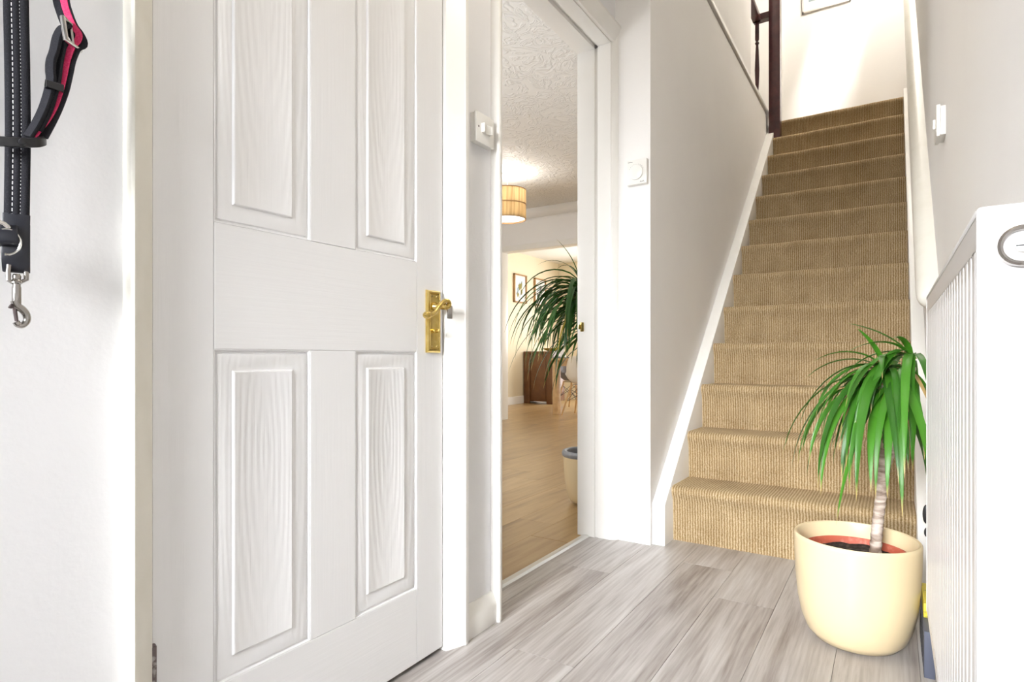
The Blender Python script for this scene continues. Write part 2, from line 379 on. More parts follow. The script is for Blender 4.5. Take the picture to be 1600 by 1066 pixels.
# upper wall beside the stairwell, set on the ledge at landing level
b = MB(); b.box(-1.0, XS, 2.2, 4.54, 2.82, 5.3); struct(b.build('wall_upper', M_WALL, smooth=0))
b = MB(); b.box(-3.0, XR+.12, 2.1, 2.2, 2.5, 5.3); struct(b.build('wall_upper_front', M_WALL, smooth=0))
b = MB(); b.box(-3.1, -3.0, 2.1, YL+.1, 2.67, 5.3); struct(b.build('wall_upper_left', M_WALL, smooth=0))
b = MB(); b.box(-3.1, -.17, 2.1, YL+.1, 5.3, 5.4).box(-.17, XR+.12, 2.1, 5.05, 5.3, 5.4).box(-.17, XR+.12, 6.0, YL+.1, 5.3, 5.4); struct(b.build('ceiling_upper', M_CEIL, smooth=0))  # gap over the landing added for the sun streak
b = MB(); b.box(XB-.02, XR+.12, YF-.1, YE+.001, 2.5, 2.78); struct(b.build('ceiling', M_CEIL, smooth=0))
b = MB(); b.box(-3.1, XS-.12, 2.1, YL+.1, 2.67, 2.777).box(XS-.12, XR, 5.37, YL, 2.67, 2.774); struct(b.build('floor_landing', M_CARPET, smooth=0))
b = MB(); b.box(XS-.05, XS+.012, YE-.02, 5.36, 2.795, 2.822); struct(b.build('trim_1', M_GLOSS, bevel=.004))
# cupboard behind the panelled door
b = MB(); b.box(XB-.72, XB-.70, YF, 1.35, 0, 2.5).box(XB-.72, XB, YF, YF+.02, 0, 2.5).box(XB-.72, XB, 1.33, 1.35, 0, 2.6).box(XB-.72, XB, YF, 1.35, 2.5, 2.6)
struct(b.build('wall_cupboard', M_WALL, smooth=0))

# --- hall floor: joint bed + single planks
b = MB(); b.box(XB-.70, XR, YF, 2.60, -.06, -.0035); floor = struct(b.build('floor', M_GROUT, smooth=0))
PW = 0.187; seam0 = -1.062
plank_ends = {-1: 2.02, 0: 2.02, 1: 1.36, 2: 2.29, 3: 2.015, 4: 1.52, 5: 2.2}
PL = 1.22
def plank_mesh(name, wd, ln, mat, g=.0004):
    bb = MB(); bb.box(g, wd-g, g, ln-g, -.0035, 0)
    o = bb.build(name, mat, bevel=.0006, seg=1, smooth=0); me = o.data; WL.pop(o.name, None); bpy.data.objects.remove(o); return me
pm = {}
for i in range(-1, 7):
    x0 = seam0 + i*PW; e = plank_ends.get(i, 1.0); wd = min(PW, XR - x0)
    if i < 0: x0 = XW - .01 - .13; wd = seam0 - x0
    y = e - 3*PL
    while y < 2.56:
        y0 = max(y, YF + .001); y1 = min(y + PL, 2.56)
        if y1 - y0 > .03 and y1 > 0.2:
            key = (round(wd, 4), round(y1-y0, 4))
            if key not in pm: pm[key] = plank_mesh('plank', wd, y1-y0, M_PLANK)
            link('plank', pm[key], floor, Vector((x0, y0, 0)))
        y += PL
# --- living and dining floor
b = MB(); b.box(-5.45, -1.168, 1.30, 10.1, -.06, -.0035); floor2 = struct(b.build('floor_living', M_GROUT2, smooth=0))
for k in range(23):
    x0 = -1.170 - (k+1)*.19; y = 1.35 - random.random()*1.2
    while y < 9.99:
        y0 = max(y, 1.35); y1 = min(y+1.3, 9.99)
        if y1-y0 > .05:
            key = (.19, round(y1-y0, 2)); y1 = y0 + key[1]
            if key not in pm: pm[key] = plank_mesh('oak_plank', .19, key[1], M_OAKPLANK)
            if not (x0 > -1.9 and y1 < 1.5): link('oak_plank', pm[key], floor2, Vector((x0, y0, 0)))
        y += 1.3
# threshold strip
b = MB(); b.prism([(-1.168,0.0),(-1.165,.005),(-1.150,.008),(-1.140,.007),(-1.132,0.0)], 'y', 1.512, 2.388); struct(b.build('trim_2', M_ALU, smooth=30))

# --- living / dining shell
b = MB(); b.box(-5.5, -5.40, 1.25, 10.1, 0, 2.62); struct(b.build('wall_living_left', M_CREAMW, smooth=0))
b = MB(); b.box(-5.5, XB, 1.25, 1.35, 0, 2.62); struct(b.build('wall_living_front', M_WALL, smooth=0))
b = MB(); b.box(-5.4, -4.17, YL, YL+.12, 0, 2.62).box(-4.17, -1.9, YL, YL+.12, 2.165, 2.62).box(-1.9, XB, YL, YL+.12, 0, 2.62); struct(b.build('wall_partition', M_WALL, smooth=0))
b = MB(); b.box(-5.4, -4.60, 9.99, 10.1, 0, 2.62).box(-4.60, -2.0, 9.99, 10.1, 2.10, 2.62).box(-2.0, XB, 9.99, 10.1, 0, 2.62); struct(b.build('wall_dining_back', M_CREAMW, smooth=0))
b = MB(); b.box(XB, XB+.1, YL+.1, 10.1, 0, 2.62); struct(b.build('wall_dining_right', M_CREAMW, smooth=0))
b = MB(); b.box(-5.5, XB+.001, 1.25, YL+.06, 2.60, 2.66); struct(b.build('ceiling_living', M_ARTEX, smooth=0))
b = MB(); b.box(-5.5, XB+.1, YL+.06, 10.1, 2.60, 2.66); struct(b.build('ceiling_dining', M_CEIL, smooth=0))
# cove under the ceiling along the partition
cv = [(YL, 2.60)] + [(YL-.10+.10*math.sin(a), 2.60-.10+.10*(1-math.cos(a))*0+.0) for a in []]
arc = [(YL-.11, 2.60), (YL-.11, 2.588)] + [(YL-.105+.095*(1-math.cos(t*PI/2)), 2.588-.085*math.sin(t*PI/2)) for t in (0,.2,.4,.6,.8,1)] + [(YL-.008, 2.49), (YL, 2.49), (YL, 2.60)]
b = MB(); b.prism(arc, 'x', -5.4, XB); struct(b.build('trim_3', M_CEIL))
b = MB(); b.box(-4.20, -4.155, YL-.015, YL+.135, 0, 2.165).box(-4.20, -1.87, YL-.015, YL+.135, 2.165-.035, 2.20); struct(b.build('trim_4', M_GLOSS, bevel=.004))
b = MB(); b.prism([(-5.40,0),(-5.378,0),(-5.378,.10),(-5.386,.125),(-5.40,.13)], 'y', 6.32, 9.99); struct(b.build('baseboard_dining', M_GLOSS))
# patio doors
b = MB()
for x in (-4.60, -3.33, -2.06): b.box(x, x+.06, 9.985, 10.05, .0, 2.10)
b.box(-4.60, -2.0, 9.985, 10.05, 0, .07).box(-4.60, -2.0, 9.985, 10.05, 2.04, 2.10)
wd1 = struct(b.build('window_1', M_GLOSS, bevel=.004))
for x0, x1 in ((-4.54,-3.33), (-3.27,-2.06)):
    b = MB(); b.box(x0, x1, 10.015, 10.02, .07, 2.04); b.build('pane', M_GLASS, wd1)
# added, unseen roof opening over the landing, shaped to cast the sun streak
b = MB(); b.box(-.17,-.14,5.05,6.0,5.31,5.39).box(.095,XR,5.05,6.0,5.31,5.39).box(-.14,.095,5.05,5.08,5.31,5.39).box(-.14,.095,5.97,6.0,5.31,5.39)
struct(b.build('added_skylight', M_GLOSS, bevel=.003))

# ------------------------------------------------------------------ door trims in the hall (tapered architraves)
# hinge side of the panelled door: thick outer edge, face falling towards the door
b = MB(); b.prism([(XW,.447),(XW+.022,.449),(XW+.026,.453),(XW+.024,.460),(XW+.002,.4905),(XW-.03,.4905),(XW-.03,.447)], 'z', 0, 2.09); struct(b.build('trim_5', M_BEIGEGLOSS, bevel=.0015))
# latch side
b = MB(); b.prism([(XW-.05,1.2445),(XW+.004,1.2445),(XW+.008,1.250),(XW+.026,1.296),(XW+.030,1.300),(XW+.030,1.312),(XW+.026,1.316),(XW,1.316),(XW-.05,1.316)], 'z', 0, 2.09); struct(b.build('trim_6', M_GLOSS, bevel=.0015))
b = MB(); b.prism([(XW-.05,2.02),(XW+.004,2.02),(XW+.026,2.075),(XW+.03,2.09),(XW,2.09),(XW-.05,2.09)], 'y', .447, 1.316); struct(b.build('trim_7', M_GLOSS))
# living-room doorway, near side
b = MB(); b.prism([(XW,1.462),(XW+.028,1.464),(XW+.031,1.470),(XW+.026,1.486),(XW+.010,1.509),(XB,1.509),(XB,1.50),(XW,1.50)], 'z', 0, 2.24); struct(b.build('trim_8', M_GLOSS, bevel=.0015))
# far side lining: deep half, groove, shallow half, splay to the end wall
b = MB(); b.box(XB-.012, -1.108, 2.388, YE, 0, 2.168).box(-1.094, XW-.010, 2.391, YE, 0, 2.176).box(-1.112, -1.09, 2.396, YE, 0, 2.172)
b.prism([(XW-.014,2.393),(XW-.004,2.396),(XW+.014,2.412),(XW+.016,YE),(XW-.014,YE)], 'z', 0, 2.21)
struct(b.build('trim_9', M_GLOSS, bevel=.0015))
# head lining with tapered architrave over it
b = MB(); b.box(XB-.012, -1.108, 1.509, 2.392, 2.168, 2.21).box(-1.094, XW-.010, 1.509, 2.392, 2.176, 2.21).box(-1.112, -1.09, 1.509, 2.392, 2.184, 2.21)
b.prism([(XW-.014,2.180),(XW+.004,2.180),(XW+.024,2.232),(XW+.028,2.236),(XW+.028,2.246),(XW,2.25),(XW-.014,2.25)], 'y', 1.462, YE+.002)
struct(b.build('trim_10', M_GLOSS, bevel=.0015))
# skirting between the two doors, skirting on the other walls
def skirt(name, y0, y1, x=XW, sgn=1, mat=M_GLOSS):
    b = MB(); b.prism([(x,0),(x+sgn*.021,0),(x+sgn*.022,.056),(x+sgn*.019,.064),(x+sgn*.006,.090),(x,.092)], 'y', y0, y1); return struct(b.build(name, mat, bevel=.002))
skirt('baseboard_left', 1.316, 1.468)
skirt('baseboard_left', YF, .447)
skirt('baseboard_right', YF, 2.43, XR, -1)

# ------------------------------------------------------------------ panelled door
DY0, DY1, DZ0, DZ1 = .494, 1.2415, .012, 2.012
XD = XW - .006                                   # face of the door
b = MB(); b.box(XD-.036, XD-.010, DY0, DY1, DZ0, DZ1); door = struct(b.build('door_1', M_DOORV, smooth=0))
PY = [(.599,.809),(.933,1.139)]; PZ = [(.203,.8145),(1.045,1.86)]
G = .0004
def piece(name, y0, y1, z0, z1, mat):
    b = MB(); b.box(XD-.010, XD, y0+G, y1-G, z0+G, z1-G); return b.build(name, mat, door, origin=(XD, y0, z0), bevel=.0007, seg=1)
piece('stile', DY0, .599, DZ0, DZ1, M_DOORV); piece('stile', 1.139, DY1, DZ0, DZ1, M_DOORV)
piece('rail', .599, 1.139, DZ0, .203, M_DOORH); piece('rail', .599, 1.139, .8145, 1.045, M_DOORH); piece('rail', .599, 1.139, 1.86, DZ1, M_DOORH)
piece('mullion', .809, .933, .203, .8145, M_DOORV); piece('mullion', .809, .933, 1.045, 1.86, M_DOORV)
prof = [(0,-.010),(0,-.0005),(.0015,-.0005),(.0035,-.0055),(.0065,-.0062),(.0085,-.0035),(.0105,-.0030),(.036,-.0075),(.0395,-.0078),(.0415,-.0040),(.0435,-.0032),(.046,-.0040)]
for (y0, y1) in PY:
    for (z0, z1) in PZ:
        b = MB(); vs_ = []; fs = []
        for o_, h in prof: vs_ += [(XD+h,y0+o_,z0+o_),(XD+h,y1-o_,z0+o_),(XD+h,y1-o_,z1-o_),(XD+h,y0+o_,z1-o_)]
        for i in range(len(prof)-1):
            for k in range(4): fs.append((i*4+k, i*4+(k+1)%4, (i+1)*4+(k+1)%4, (i+1)*4+k))
        n = len(prof)-1; fs.append((n*4,n*4+1,n*4+2,n*4+3))
        b.add(vs_, fs); b.build('panel', M_DOORP, door, origin=(XD, (y0+y1)/2, (z0+z1)/2 + .1), smooth=25)
# hinge knuckle
b = MB(); hx, hy = XD+.004, DY0-.001
for z0, z1 in ((.226,.258),(.259,.291),(.292,.3225)): b.lathe([(0,z0),(.0052,z0),(.0056,z0+.001),(.0056,z1-.001),(.0052,z1),(0,z1)], (hx,hy,0), 14)
b.lathe([(0,.3225),(.0040,.3225),(.0044,.3245),(.003,.3265),(0,.327)], (hx,hy,0), 14)
b.build('hinge', M_STEELDK, door)
# handle: long plate with rope edge, scrolled lever, thumb turn
hp0, hp1, hz0, hz1 = 1.172, 1.2265, .812, .977
b = MB(); vs_ = []
rings = [(0,0),(0,.0050),(.0035,.0085),(.0065,.0085),(.0075,.0068),(.009,.0068),(.0105,.0085),(.0125,.0078)]
for o_, h in rings: vs_ += [(XD+h,hp0+o_,hz0+o_),(XD+h,hp1-o_,hz0+o_),(XD+h,hp1-o_,hz1-o_),(XD+h,hp0+o_,hz1-o_)]
fs = [(i*4+k, i*4+(k+1)%4, (i+1)*4+(k+1)%4, (i+1)*4+k) for i in range(len(rings)-1) for k in range(4)]; n = len(rings)-1; fs.append((n*4,n*4+1,n*4+2,n*4+3))
b.add(vs_, fs); handle = b.build('door_handle', M_BRASS, door, smooth=25)
b = MB()   # rope beading
def beads(y0, z0, y1, z1):
    L = math.hypot(y1-y0, z1-z0); n = int(L/.0030)
    for i in range(n):
        t = (i+.5)/n; y = y0+(y1-y0)*t; z = z0+(z1-z0)*t
        b.lathe([(0,-.0013),(.0009,-.0009),(.0013,0),(.0009,.0009),(0,.0013)], (XD+.0078,y,z), 6)
o_ = .0082
beads(hp0+o_,hz0+o_,hp0+o_,hz1-o_); beads(hp1-o_,hz0+o_,hp1-o_,hz1-o_); beads(hp0+o_,hz0+o_,hp1-o_,hz0+o_); beads(hp0+o_,hz1-o_,hp1-o_,hz1-o_)
b.build('rope_edge', M_BRASS, handle)
b = MB(); hy, hzc = 1.2015, .934
b.lathe([(0,.006),(.0125,.006),(.0120,.010),(.0100,.013),(.0082,.016),(.0078,.036),(0,.036)], (XD,hy,hzc), 24, 'x')
# lever: from the scroll at the pivot, S-curving down towards the hinge side, ending in an oval knob
path = [(XD+.040,hy+.004,hzc-.003),(XD+.043,hy+.013,hzc+.001),(XD+.045,hy+.013,hzc+.010),(XD+.047,hy+.003,hzc+.014),(XD+.048,hy-.012,hzc+.011),(XD+.049,hy-.030,hzc-.002),(XD+.050,hy-.048,hzc-.018),(XD+.050,hy-.060,hzc-.025),(XD+.050,hy-.068,hzc-.027)]
def cat(pts, per=6):
    P = [Vector(p) for p in pts]; out = []
    for i in range(len(P)-1):
        p0, p1, p2, p3 = P[max(i-1,0)], P[i], P[i+1], P[min(i+2,len(P)-1)]
        for k in range(per):
            t = k/per
            out.append(.5*((2*p1)+(p2-p0)*t+(2*p0-5*p1+4*p2-p3)*t*t+(3*p1-p0-3*p2+p3)*t*t*t))
    out.append(P[-1]); return out
cp = cat(path, 5); n = len(cp)
b.tube(cp, [.0075-.0030*min(1,i/(n*.6)) for i in range(n)], 12, flat=1.15)
b.tube([(XD+.030,hy,hzc),(XD+.041,hy+.002,hzc),(XD+.045,hy+.004,hzc+.002)], [.0085,.010,.0075], 14)
# knob end
kp = [Vector((XD+.050,hy-.066-i*.0040,hzc-.0270-.0004*i)) for i in range(8)]
b.tube(kp, [.0046,.0062,.0088,.0098,.0098,.0086,.006,.0012], 16, up=(1,0,0))
b.tube([kp[0]+Vector((0,.003,0)),kp[0]+Vector((0,.0015,0)),kp[0]], [.0045,.006,.0045], 14)
b.build('lever', M_BRASS, handle)
b = MB(); b.lathe([(0,.006),(.0065,.006),(.0060,.009),(.0035,.010),(.0032,.022),(.0025,.024),(0,.0245)], (XD,1.2015,.870), 18, 'x'); b.box(XD+.009,XD+.023,1.1995,1.2035,.865,.875)
b.build('thumb_turn', M_BRASS, handle, bevel=.0005)
for y in (hp0+.0175, hp1-.0175):
    for z in (hz0+.016, hz1-.016):
        b = MB(); b.lathe([(0,.0095),(.0020,.0092),(.0030,.0078),(.0032,.0065)], (XD,y,z), 12, 'x'); b.build('screw', M_SCREW, handle)
# strike plate on the latch-side trim
b = MB()
q = [(XW+.0065,1.2458),(XW+.0085,1.2472),(XW+.0142,1.2590),(XW+.0125,1.2590)]
b.prism(q, 'z', .905, .940); sp = struct(b.build('trim_11', M_NICKEL, bevel=.0006))
# small brass strike on the far lining of the living-room doorway
b = MB(); b.box(-1.176,-1.160,2.3845,2.389,.915,.956).box(-1.184,-1.174,2.381,2.389,.926,.946)
struct(b.build('trim_12', M_BRASS, bevel=.001))

# ------------------------------------------------------------------ staircase
Y1, GO, Z1, RI = 2.527, .2348, .2386, .2115
XL, XRS = -.805, .0728
stairs = empty('staircase', (XL, Y1, 0), 'straight staircase with ribbed tan carpet rising between the two walls', 'stairs')
def step_mesh(name, rise_h, tread):
    # section (y,z) of one carpeted riser and tread; nosing top at (0,0), riser below, tread behind
    pr = [(.023,-rise_h-.012),(.022,-rise_h),(.019,-rise_h*.55),(.013,-.062),(.003,-.044),(-.004,-.032),(-.006,-.019),(-.002,-.008),(.007,-.0015),(.020,.001),(.06,.0005),(tread*.55,-.001),(tread+.024,-.002)]
    nx = 30; vs_ = []; fs = []; m = len(pr)
    rnd = random.Random(3)
    for i in range(nx+1):
        x = (XRS-XL)*i/nx
        j1 = .0022*math.sin(i*.55+.6)+rnd.uniform(-.0008,.0008)
        for k, (y, z) in enumerate(pr):
            e = 1 if 3 <= k <= 9 else .3
            vs_.append((x, y + j1*e*.7, z + (j1*e*.6 if k > 4 else 0)))
    for i in range(nx):
        for k in range(m-1): fs.append((i*m+k, (i+1)*m+k, (i+1)*m+k+1, i*m+k+1))
    # backing so each step is solid
    b = MB(); b.add(vs_, fs); b.box(0, XRS-XL, .024, tread+.02, -rise_h, -.006)
    o = b.build(name, M_CARPET, smooth=50); me = o.data; WL.pop(o.name, None); bpy.data.objects.remove(o); return me
sm0 = step_mesh('carpeted_step', Z1, GO); sm = step_mesh('carpeted_step', RI, GO); smt = step_mesh('carpeted_step', RI, .03)
for n in range(13):
    me = sm0 if n == 0 else (smt if n == 12 else sm)
    link('carpeted_step', me, stairs, Vector((XL, Y1+n*GO, Z1+n*RI)))
SL = RI/GO
def zl(y, off): return Z1 + (y-Y1)*SL + off
ys0 = YE+.018
b = MB(); b.prism([(ys0,0),(ys0,zl(ys0,.018)),(5.36,zl(5.36,.018)),(5.36,2.35),(2.95,0)], 'x', XS+.0005, XL); b.build('stringer', M_GLOSS, stairs, bevel=.003)
b = MB(); b.prism([(ys0,0),(ys0,zl(ys0,.05)),(5.36,zl(5.36,.05)),(5.36,2.35),(2.95,0)], 'x', XRS, XR-.0005); b.build('stringer', M_GLOSS, stairs, bevel=.003)
# dark oval plugs on the front of the right-hand string
for z, h, y in ((.268,.032,0),(.207,.017,.0)):
    b = MB(); vs_ = []
    prf = [(1,0),(1,.004),(.8,.007),(0,.008)]
    seg = 20
    for k in range(seg):
        a = 2*PI*k/seg
        for r, d in prf: vs_.append((.0975+.0105*r*math.cos(a) + (.004 if h<.02 else 0), ys0-d, z+h*r*math.sin(a)))
    fs = [(k*4+i, ((k+1)%seg)*4+i, ((k+1)%seg)*4+i+1, k*4+i+1) for k in range(seg) for i in range(3)]
    b.add(vs_, fs); o = b.build('oval_plug', M_PLASTIC, stairs)
# wall handrail on the right
RC = -1.13
hr = MB(); sect = []
for a in range(0, 181, 15):
    an = math.radians(a); sect.append((XR-.020-.040*math.sin(an), .040*math.cos(an)))
sect = [(XR,.040)] + sect + [(XR,-.040)]
npth = [(2.30, 0), (2.33, .7), (2.36, 1)]
yy = [2.285, 2.288, 2.295, 2.31, 2.33] + [2.4 + i*.25 for i in range(14)]
sc = [.25, .6, .82, .96, 1] + [1]*14
vs_ = []; m = len(sect); fs = []
ca = 1/math.sqrt(1+SL*SL); sa = SL*ca
for y, s in zip(yy, sc):
    zc = RC + .045 + SL*y
    for (x, h) in sect: vs_.append((XR-(XR-x)*(.4+.6*s), y - h*s*sa, zc + h*s*ca))
for i in range(len(yy)-1):
    for k in range(m-1): fs.append((i*m+k, i*m+k+1, (i+1)*m+k+1, (i+1)*m+k))
fs += [tuple(range(m)), tuple((len(yy)-1)*m+k for k in range(m))[::-1]]
hr.add(vs_, fs); o = hr.build('handrail', M_BEIGEGLOSS, smooth=50); tag(o, 'thick cream-painted handrail fixed along the right stair wall', 'handrail')

# newel, landing rail and spindles
newel = empty('landing_balustrade', (-.80, 5.19, 2.6), 'dark mahogany newel post with rail and spindles at the top of the stairs', 'balustrade')
b = MB(); b.box(-.843,-.758,5.15,5.235,2.44,3.78); b.build('newel_post', M_MAHOG, newel, bevel=.004)
b = MB(); b.box(-.81,-.79,5.17,5.21,3.75,3.80).lathe([(.0,3.78),(.055,3.78),(.06,3.80),(.045,3.83),(.0,3.85)], (-.80,5.192,0), 24); b.build('newel_cap', M_MAHOG, newel)
rail = [(-.030,-.028),(.030,-.028),(.034,.0),(.026,.026),(0,.034),(-.026,.026),(-.034,0)]
b = MB(); b.prism([(5.192+p[0], 3.600+p[1]) for p in rail], 'x', -.965, -.842); b.build('handrail', M_MAHOG, newel)
b = MB(); b.prism([(-.938+p[0], 3.600+p[1]) for p in rail], 'y', 4.56, 5.19); b.build('handrail', M_MAHOG, newel)
def spindle(x, y):
    b = MB(); b.lathe([(0,2.777),(.016,2.777),(.016,2.95),(.010,2.965),(.017,2.98),(.010,2.995),(.014,3.05),(.019,3.18),(.013,3.34),(.010,3.385),(.017,3.40),(.010,3.415),(.016,3.43),(.016,3.58),(0,3.58)], (x,y,0), 14); b.build('spindle', M_MAHOG, newel)
spindle(-.938, 5.192)
# narrow white strip beyond the newel, on the landing wall
b = MB(); b.box(-.955,-.886,YL-.018,YL,2.777,4.82); struct(b.build('trim_13', M_GLOSS, bevel=.003))

# framed print on the landing wall
fp = empty('framed_print', (-.515, YL, 4.06), 'pale framed print with grey-blue and yellow shapes on landing wall', 'picture')
x0, x1, z0, z1 = -.717, -.313, 4.06, 4.62
b = MB()
for bx in ((x0,x1,z0,z0+.016),(x0,x1,z1-.016,z1),(x0,x0+.016,z0,z1),(x1-.016,x1,z0,z1)): b.box(bx[0],bx[1],YL-.022,YL-.001,bx[2],bx[3])
b.build('frame', M_WHITEFR, fp, bevel=.002)
b = MB(); b.box(x0+.014,x1-.014,YL-.010,YL-.002,z0+.014,z1-.014); b.build('mount', M_PAPER, fp)
b = MB(); b.prism([(x0+.055,z0+.095),(x0+.20,z0+.100),(x0+.245,z0+.16),(x0+.245,z1-.07),(x0+.055,z1-.07)], 'y', YL-.0125, YL-.0105); b.build('print_shape', M_BLUEPR, fp)
b = MB(); b.prism([(x0+.175,z0+.13),(x0+.195,z0+.098),(x0+.225,z0+.092),(x0+.255,z0+.105),(x0+.28,z0+.15),(x0+.25,z0+.20),(x0+.19,z0+.19)], 'y', YL-.0140, YL-.0126); b.build('print_shape', M_YELLOWPR, fp)
b = MB(); 
for i in range(4): b.box(x0+.318+i*.012, x0+.324+i*.012, YL-.0118, YL-.0104, z0+.060+.004*(i%2), z0+.078+.006*((i+1)%2))
b.build('signature', M_INK, fp)

# ------------------------------------------------------------------ switches and thermostat
def text_mesh(body, size, depth=.0003):
    cu = bpy.data.curves.new('txt', 'FONT'); cu.body = body; cu.size = size; cu.extrude = depth; cu.align_x = 'CENTER'; cu.align_y = 'CENTER'
    ob = bpy.data.objects.new('txt', cu); COL.objects.link(ob)
    dg = bpy.context.evaluated_depsgraph_get(); me = bpy.data.meshes.new_from_object(ob.evaluated_get(dg))
    bpy.data.objects.remove(ob); return me
sw = empty('light_switch', (XW, 1.402, 1.42), 'white two-gang light switch beside the living-room doorway', 'light switch')
y0, y1, z0, z1 = 1.357, 1.446, 1.420, 1.508
b = MB(); b.box(XW, XW+.016, y0+.002, y1-.002, z0+.002, z1-.002); b.build('back_box', M_SWITCH, sw, bevel=.002)
b = MB(); b.box(XW+.014, XW+.024, y0, y1, z0, z1); b.build('face_plate', M_SWITCH, sw, bevel=.003)
b = MB(); b.box(XW+.0235, XW+.0246, 1.380, 1.424, 1.450, 1.480); b.build('rocker_frame', M_SWITCH, sw, bevel=.0005)
for k in range(2):
    ya = 1.382+k*.0205; b = MB()
    s_ = (.012,.003) if k == 0 else (.003,.012)
    b.prism([(XW+.024,ya),(XW+.024+s_[0],ya),(XW+.024+s_[1],ya+.0195),(XW+.024,ya+.0195)], 'z', 1.452, 1.478); b.build('rocker', M_SWITCH, sw, bevel=.0006)
for y in (1.368, 1.436):
    b = MB(); b.lathe([(0,.0252),(.0024,.0250),(.003,.0240)], (XW,y,1.465), 12, 'x'); b.build('screw', M_STEELDK, sw)
sw2 = empty('light_switch', (XR, 2.05, 1.41), 'cream light switch seen edge-on on the right stair wall', 'light switch')
b = MB(); b.box(XR-.022, XR-.012, 2.005, 2.093, 1.412, 1.500); b.build('face_plate', M_SWITCH, sw2, bevel=.003)
b = MB(); b.box(XR-.013, XR, 2.009, 2.089, 1.416, 1.496); b.build('back_box', M_SWITCH, sw2, bevel=.001)
b = MB(); b.prism([(XR-.021,2.038),(XR-.028,2.038),(XR-.023,2.060),(XR-.021,2.060)], 'z', 1.443, 1.469); b.build('rocker', M_SWITCH, sw2, bevel=.0005)

th = empty('thermostat', (-.925, YE, 1.54), 'square cream dial thermostat on the end wall below the stairs', 'thermostat')
p0 = on_y(979.5, 250, YE-.025); p1 = on_y(1010.5, 284, YE-.025)
tx0, tx1 = p0.x, p1.x; tz0, tz1 = 1.537, 1.643
b = MB(); b.box(tx0, tx1, YE-.026, YE, tz0, tz1); b.build('case', M_SWITCH, th, bevel=.004)
tcx, tcz = (tx0+tx1)/2-.002, (tz0+tz1)/2-.003
b = MB(); b.lathe([(0,-.008),(.028,-.008),(.0305,-.0065),(.031,-.0045),(.031,0)], (tcx,YE-.0255,tcz), 40, 'y'); b.build('dial', M_SWITCH, th)
b = MB()
for k in range(9):
    a = math.radians(30+k*15); b.box(tcx+.0355*math.cos(a)-.0007, tcx+.0355*math.cos(a)+.0007, YE-.0264, YE-.0258, tcz+.0355*math.sin(a)-.001, tcz+.0355*math.sin(a)+.001)
b.box(tx0+.006, tx0+.026, YE-.0264, YE-.0258, tz1-.0105, tz1-.0085)
b.build('markings', M_INK, th)
me = text_mesh('AAA', .010); me.materials.append(M_INK)
o = bpy.data.objects.new('lettering', me); COL.objects.link(o); o.parent = th; o.rotation_euler = (PI/2, 0, 0); o.location = Vector((tx1-.020, YE-.0262, tz0+.009)) - Vector(th.location)

# ------------------------------------------------------------------ radiator
rad = empty('radiator', (XR-.03, 1.05, .28), 'white fluted panel radiator on the right-hand wall', 'radiator')
RX, RY0, RY1, RZ0, RZ1 = .060, .620, 1.476, .280, .925
pitch = .0333; nfl = int((RY1-RY0-.02)/pitch)
sec = [(RX+.002, RY0+.010)]
y = RY0+.012
for i in range(nfl):
    sec += [(RX+.0125,y),(RX+.0125,y+.0050),(RX+.009,y+.0075),(RX+.0030,y+.0095),(RX+.0006,y+.0115),(RX,y+.0140),(RX,y+.0300),(RX+.002,y+.0315),(RX+.010,y+.0333)]; y += pitch
sec += [(RX+.002, RY1-.006)]
b = MB(); zt, zb = RZ1-.048, RZ0+.032
n = len(sec); vs_ = []; fs = []
zs = [(zb-.014,0),(zb-.004,.55),(zb+.006,1),(zt-.006,1),(zt+.004,.55),(zt+.014,0)]
for z, kf in zs:
    for (x, y) in sec: vs_.append((RX+(x-RX)*kf, y, z))
for i in range(len(zs)-1):
    for k in range(n-1): fs.append((i*n+k, i*n+k+1, (i+1)*n+k+1, (i+1)*n+k))
b.add(vs_, fs)
b.box(RX, RX+.010, RY0+.004, RY1-.002, zt+.013, RZ1-.006).box(RX, RX+.010, RY0+.004, RY1-.002, RZ0, zb-.013)
b.box(RX+.0130, RX+.014, RY0+.006, RY1-.004, RZ0+.004, RZ1-.008)
b.build('fluted_panel', M_RAD, rad, smooth=40)
b = MB(); b.box(RX-.0008, RX+.0515, RY0+.012, RY1-.004, RZ1-.007, RZ1-.001)
b.build('top_grille', M_RADIN, rad, bevel=.0015)
b = MB()
for k in range(40):
    yk = RY0+.03+k*.0205; b.box(RX+.012, RX+.044, yk, yk+.008, RZ1-.0012, RZ1+.0004)
b.build('grille_slots', M_DARK, rad)
for ya, yb in ((RY0, RY0+.010), (RY1-.006, RY1)):
    b = MB(); b.box(RX-.001, RX+.054, ya, yb, RZ0-.002, RZ1); b.build('side_cover', M_RAD, rad, bevel=.0045, seg=3)
b = MB(); b.box(RX+.010, RX+.048, RY0-.0022, RY0+.004, RZ0+.01, RZ1-.012); b.build('side_inset', M_RAD, rad, bevel=.0015)
b = MB(); pc = (RX+.0275, RY0-.0015, RZ1-.036)
b.lathe([(0,-.004),(.0125,-.004),(.0138,-.003),(.0140,.001)], pc, 32, 'y'); plug = b.build('blanking_plug', M_RAD, rad)
b = MB(); b.lathe([(.0118,-.0035),(.0126,-.0085),(.0145,-.0098),(.0162,-.0080),(.0170,.001),(.0118,.001)], pc, 32, 'y', close=True); b.build('chrome_ring', M_NICKEL, plug)
b = MB(); b.lathe([(0,-.007),(.0048,-.007),(.0055,-.006),(.0056,-.003)], pc, 20, 'y'); b.build('bleed_screw', M_ALU, plug)
b = MB(); b.box(pc[0]-.0045,pc[0]+.0045,pc[1]-.0074,pc[1]-.0066,pc[2]-.0006,pc[2]+.0006); b.build('screw_slot', M_DARK, plug)
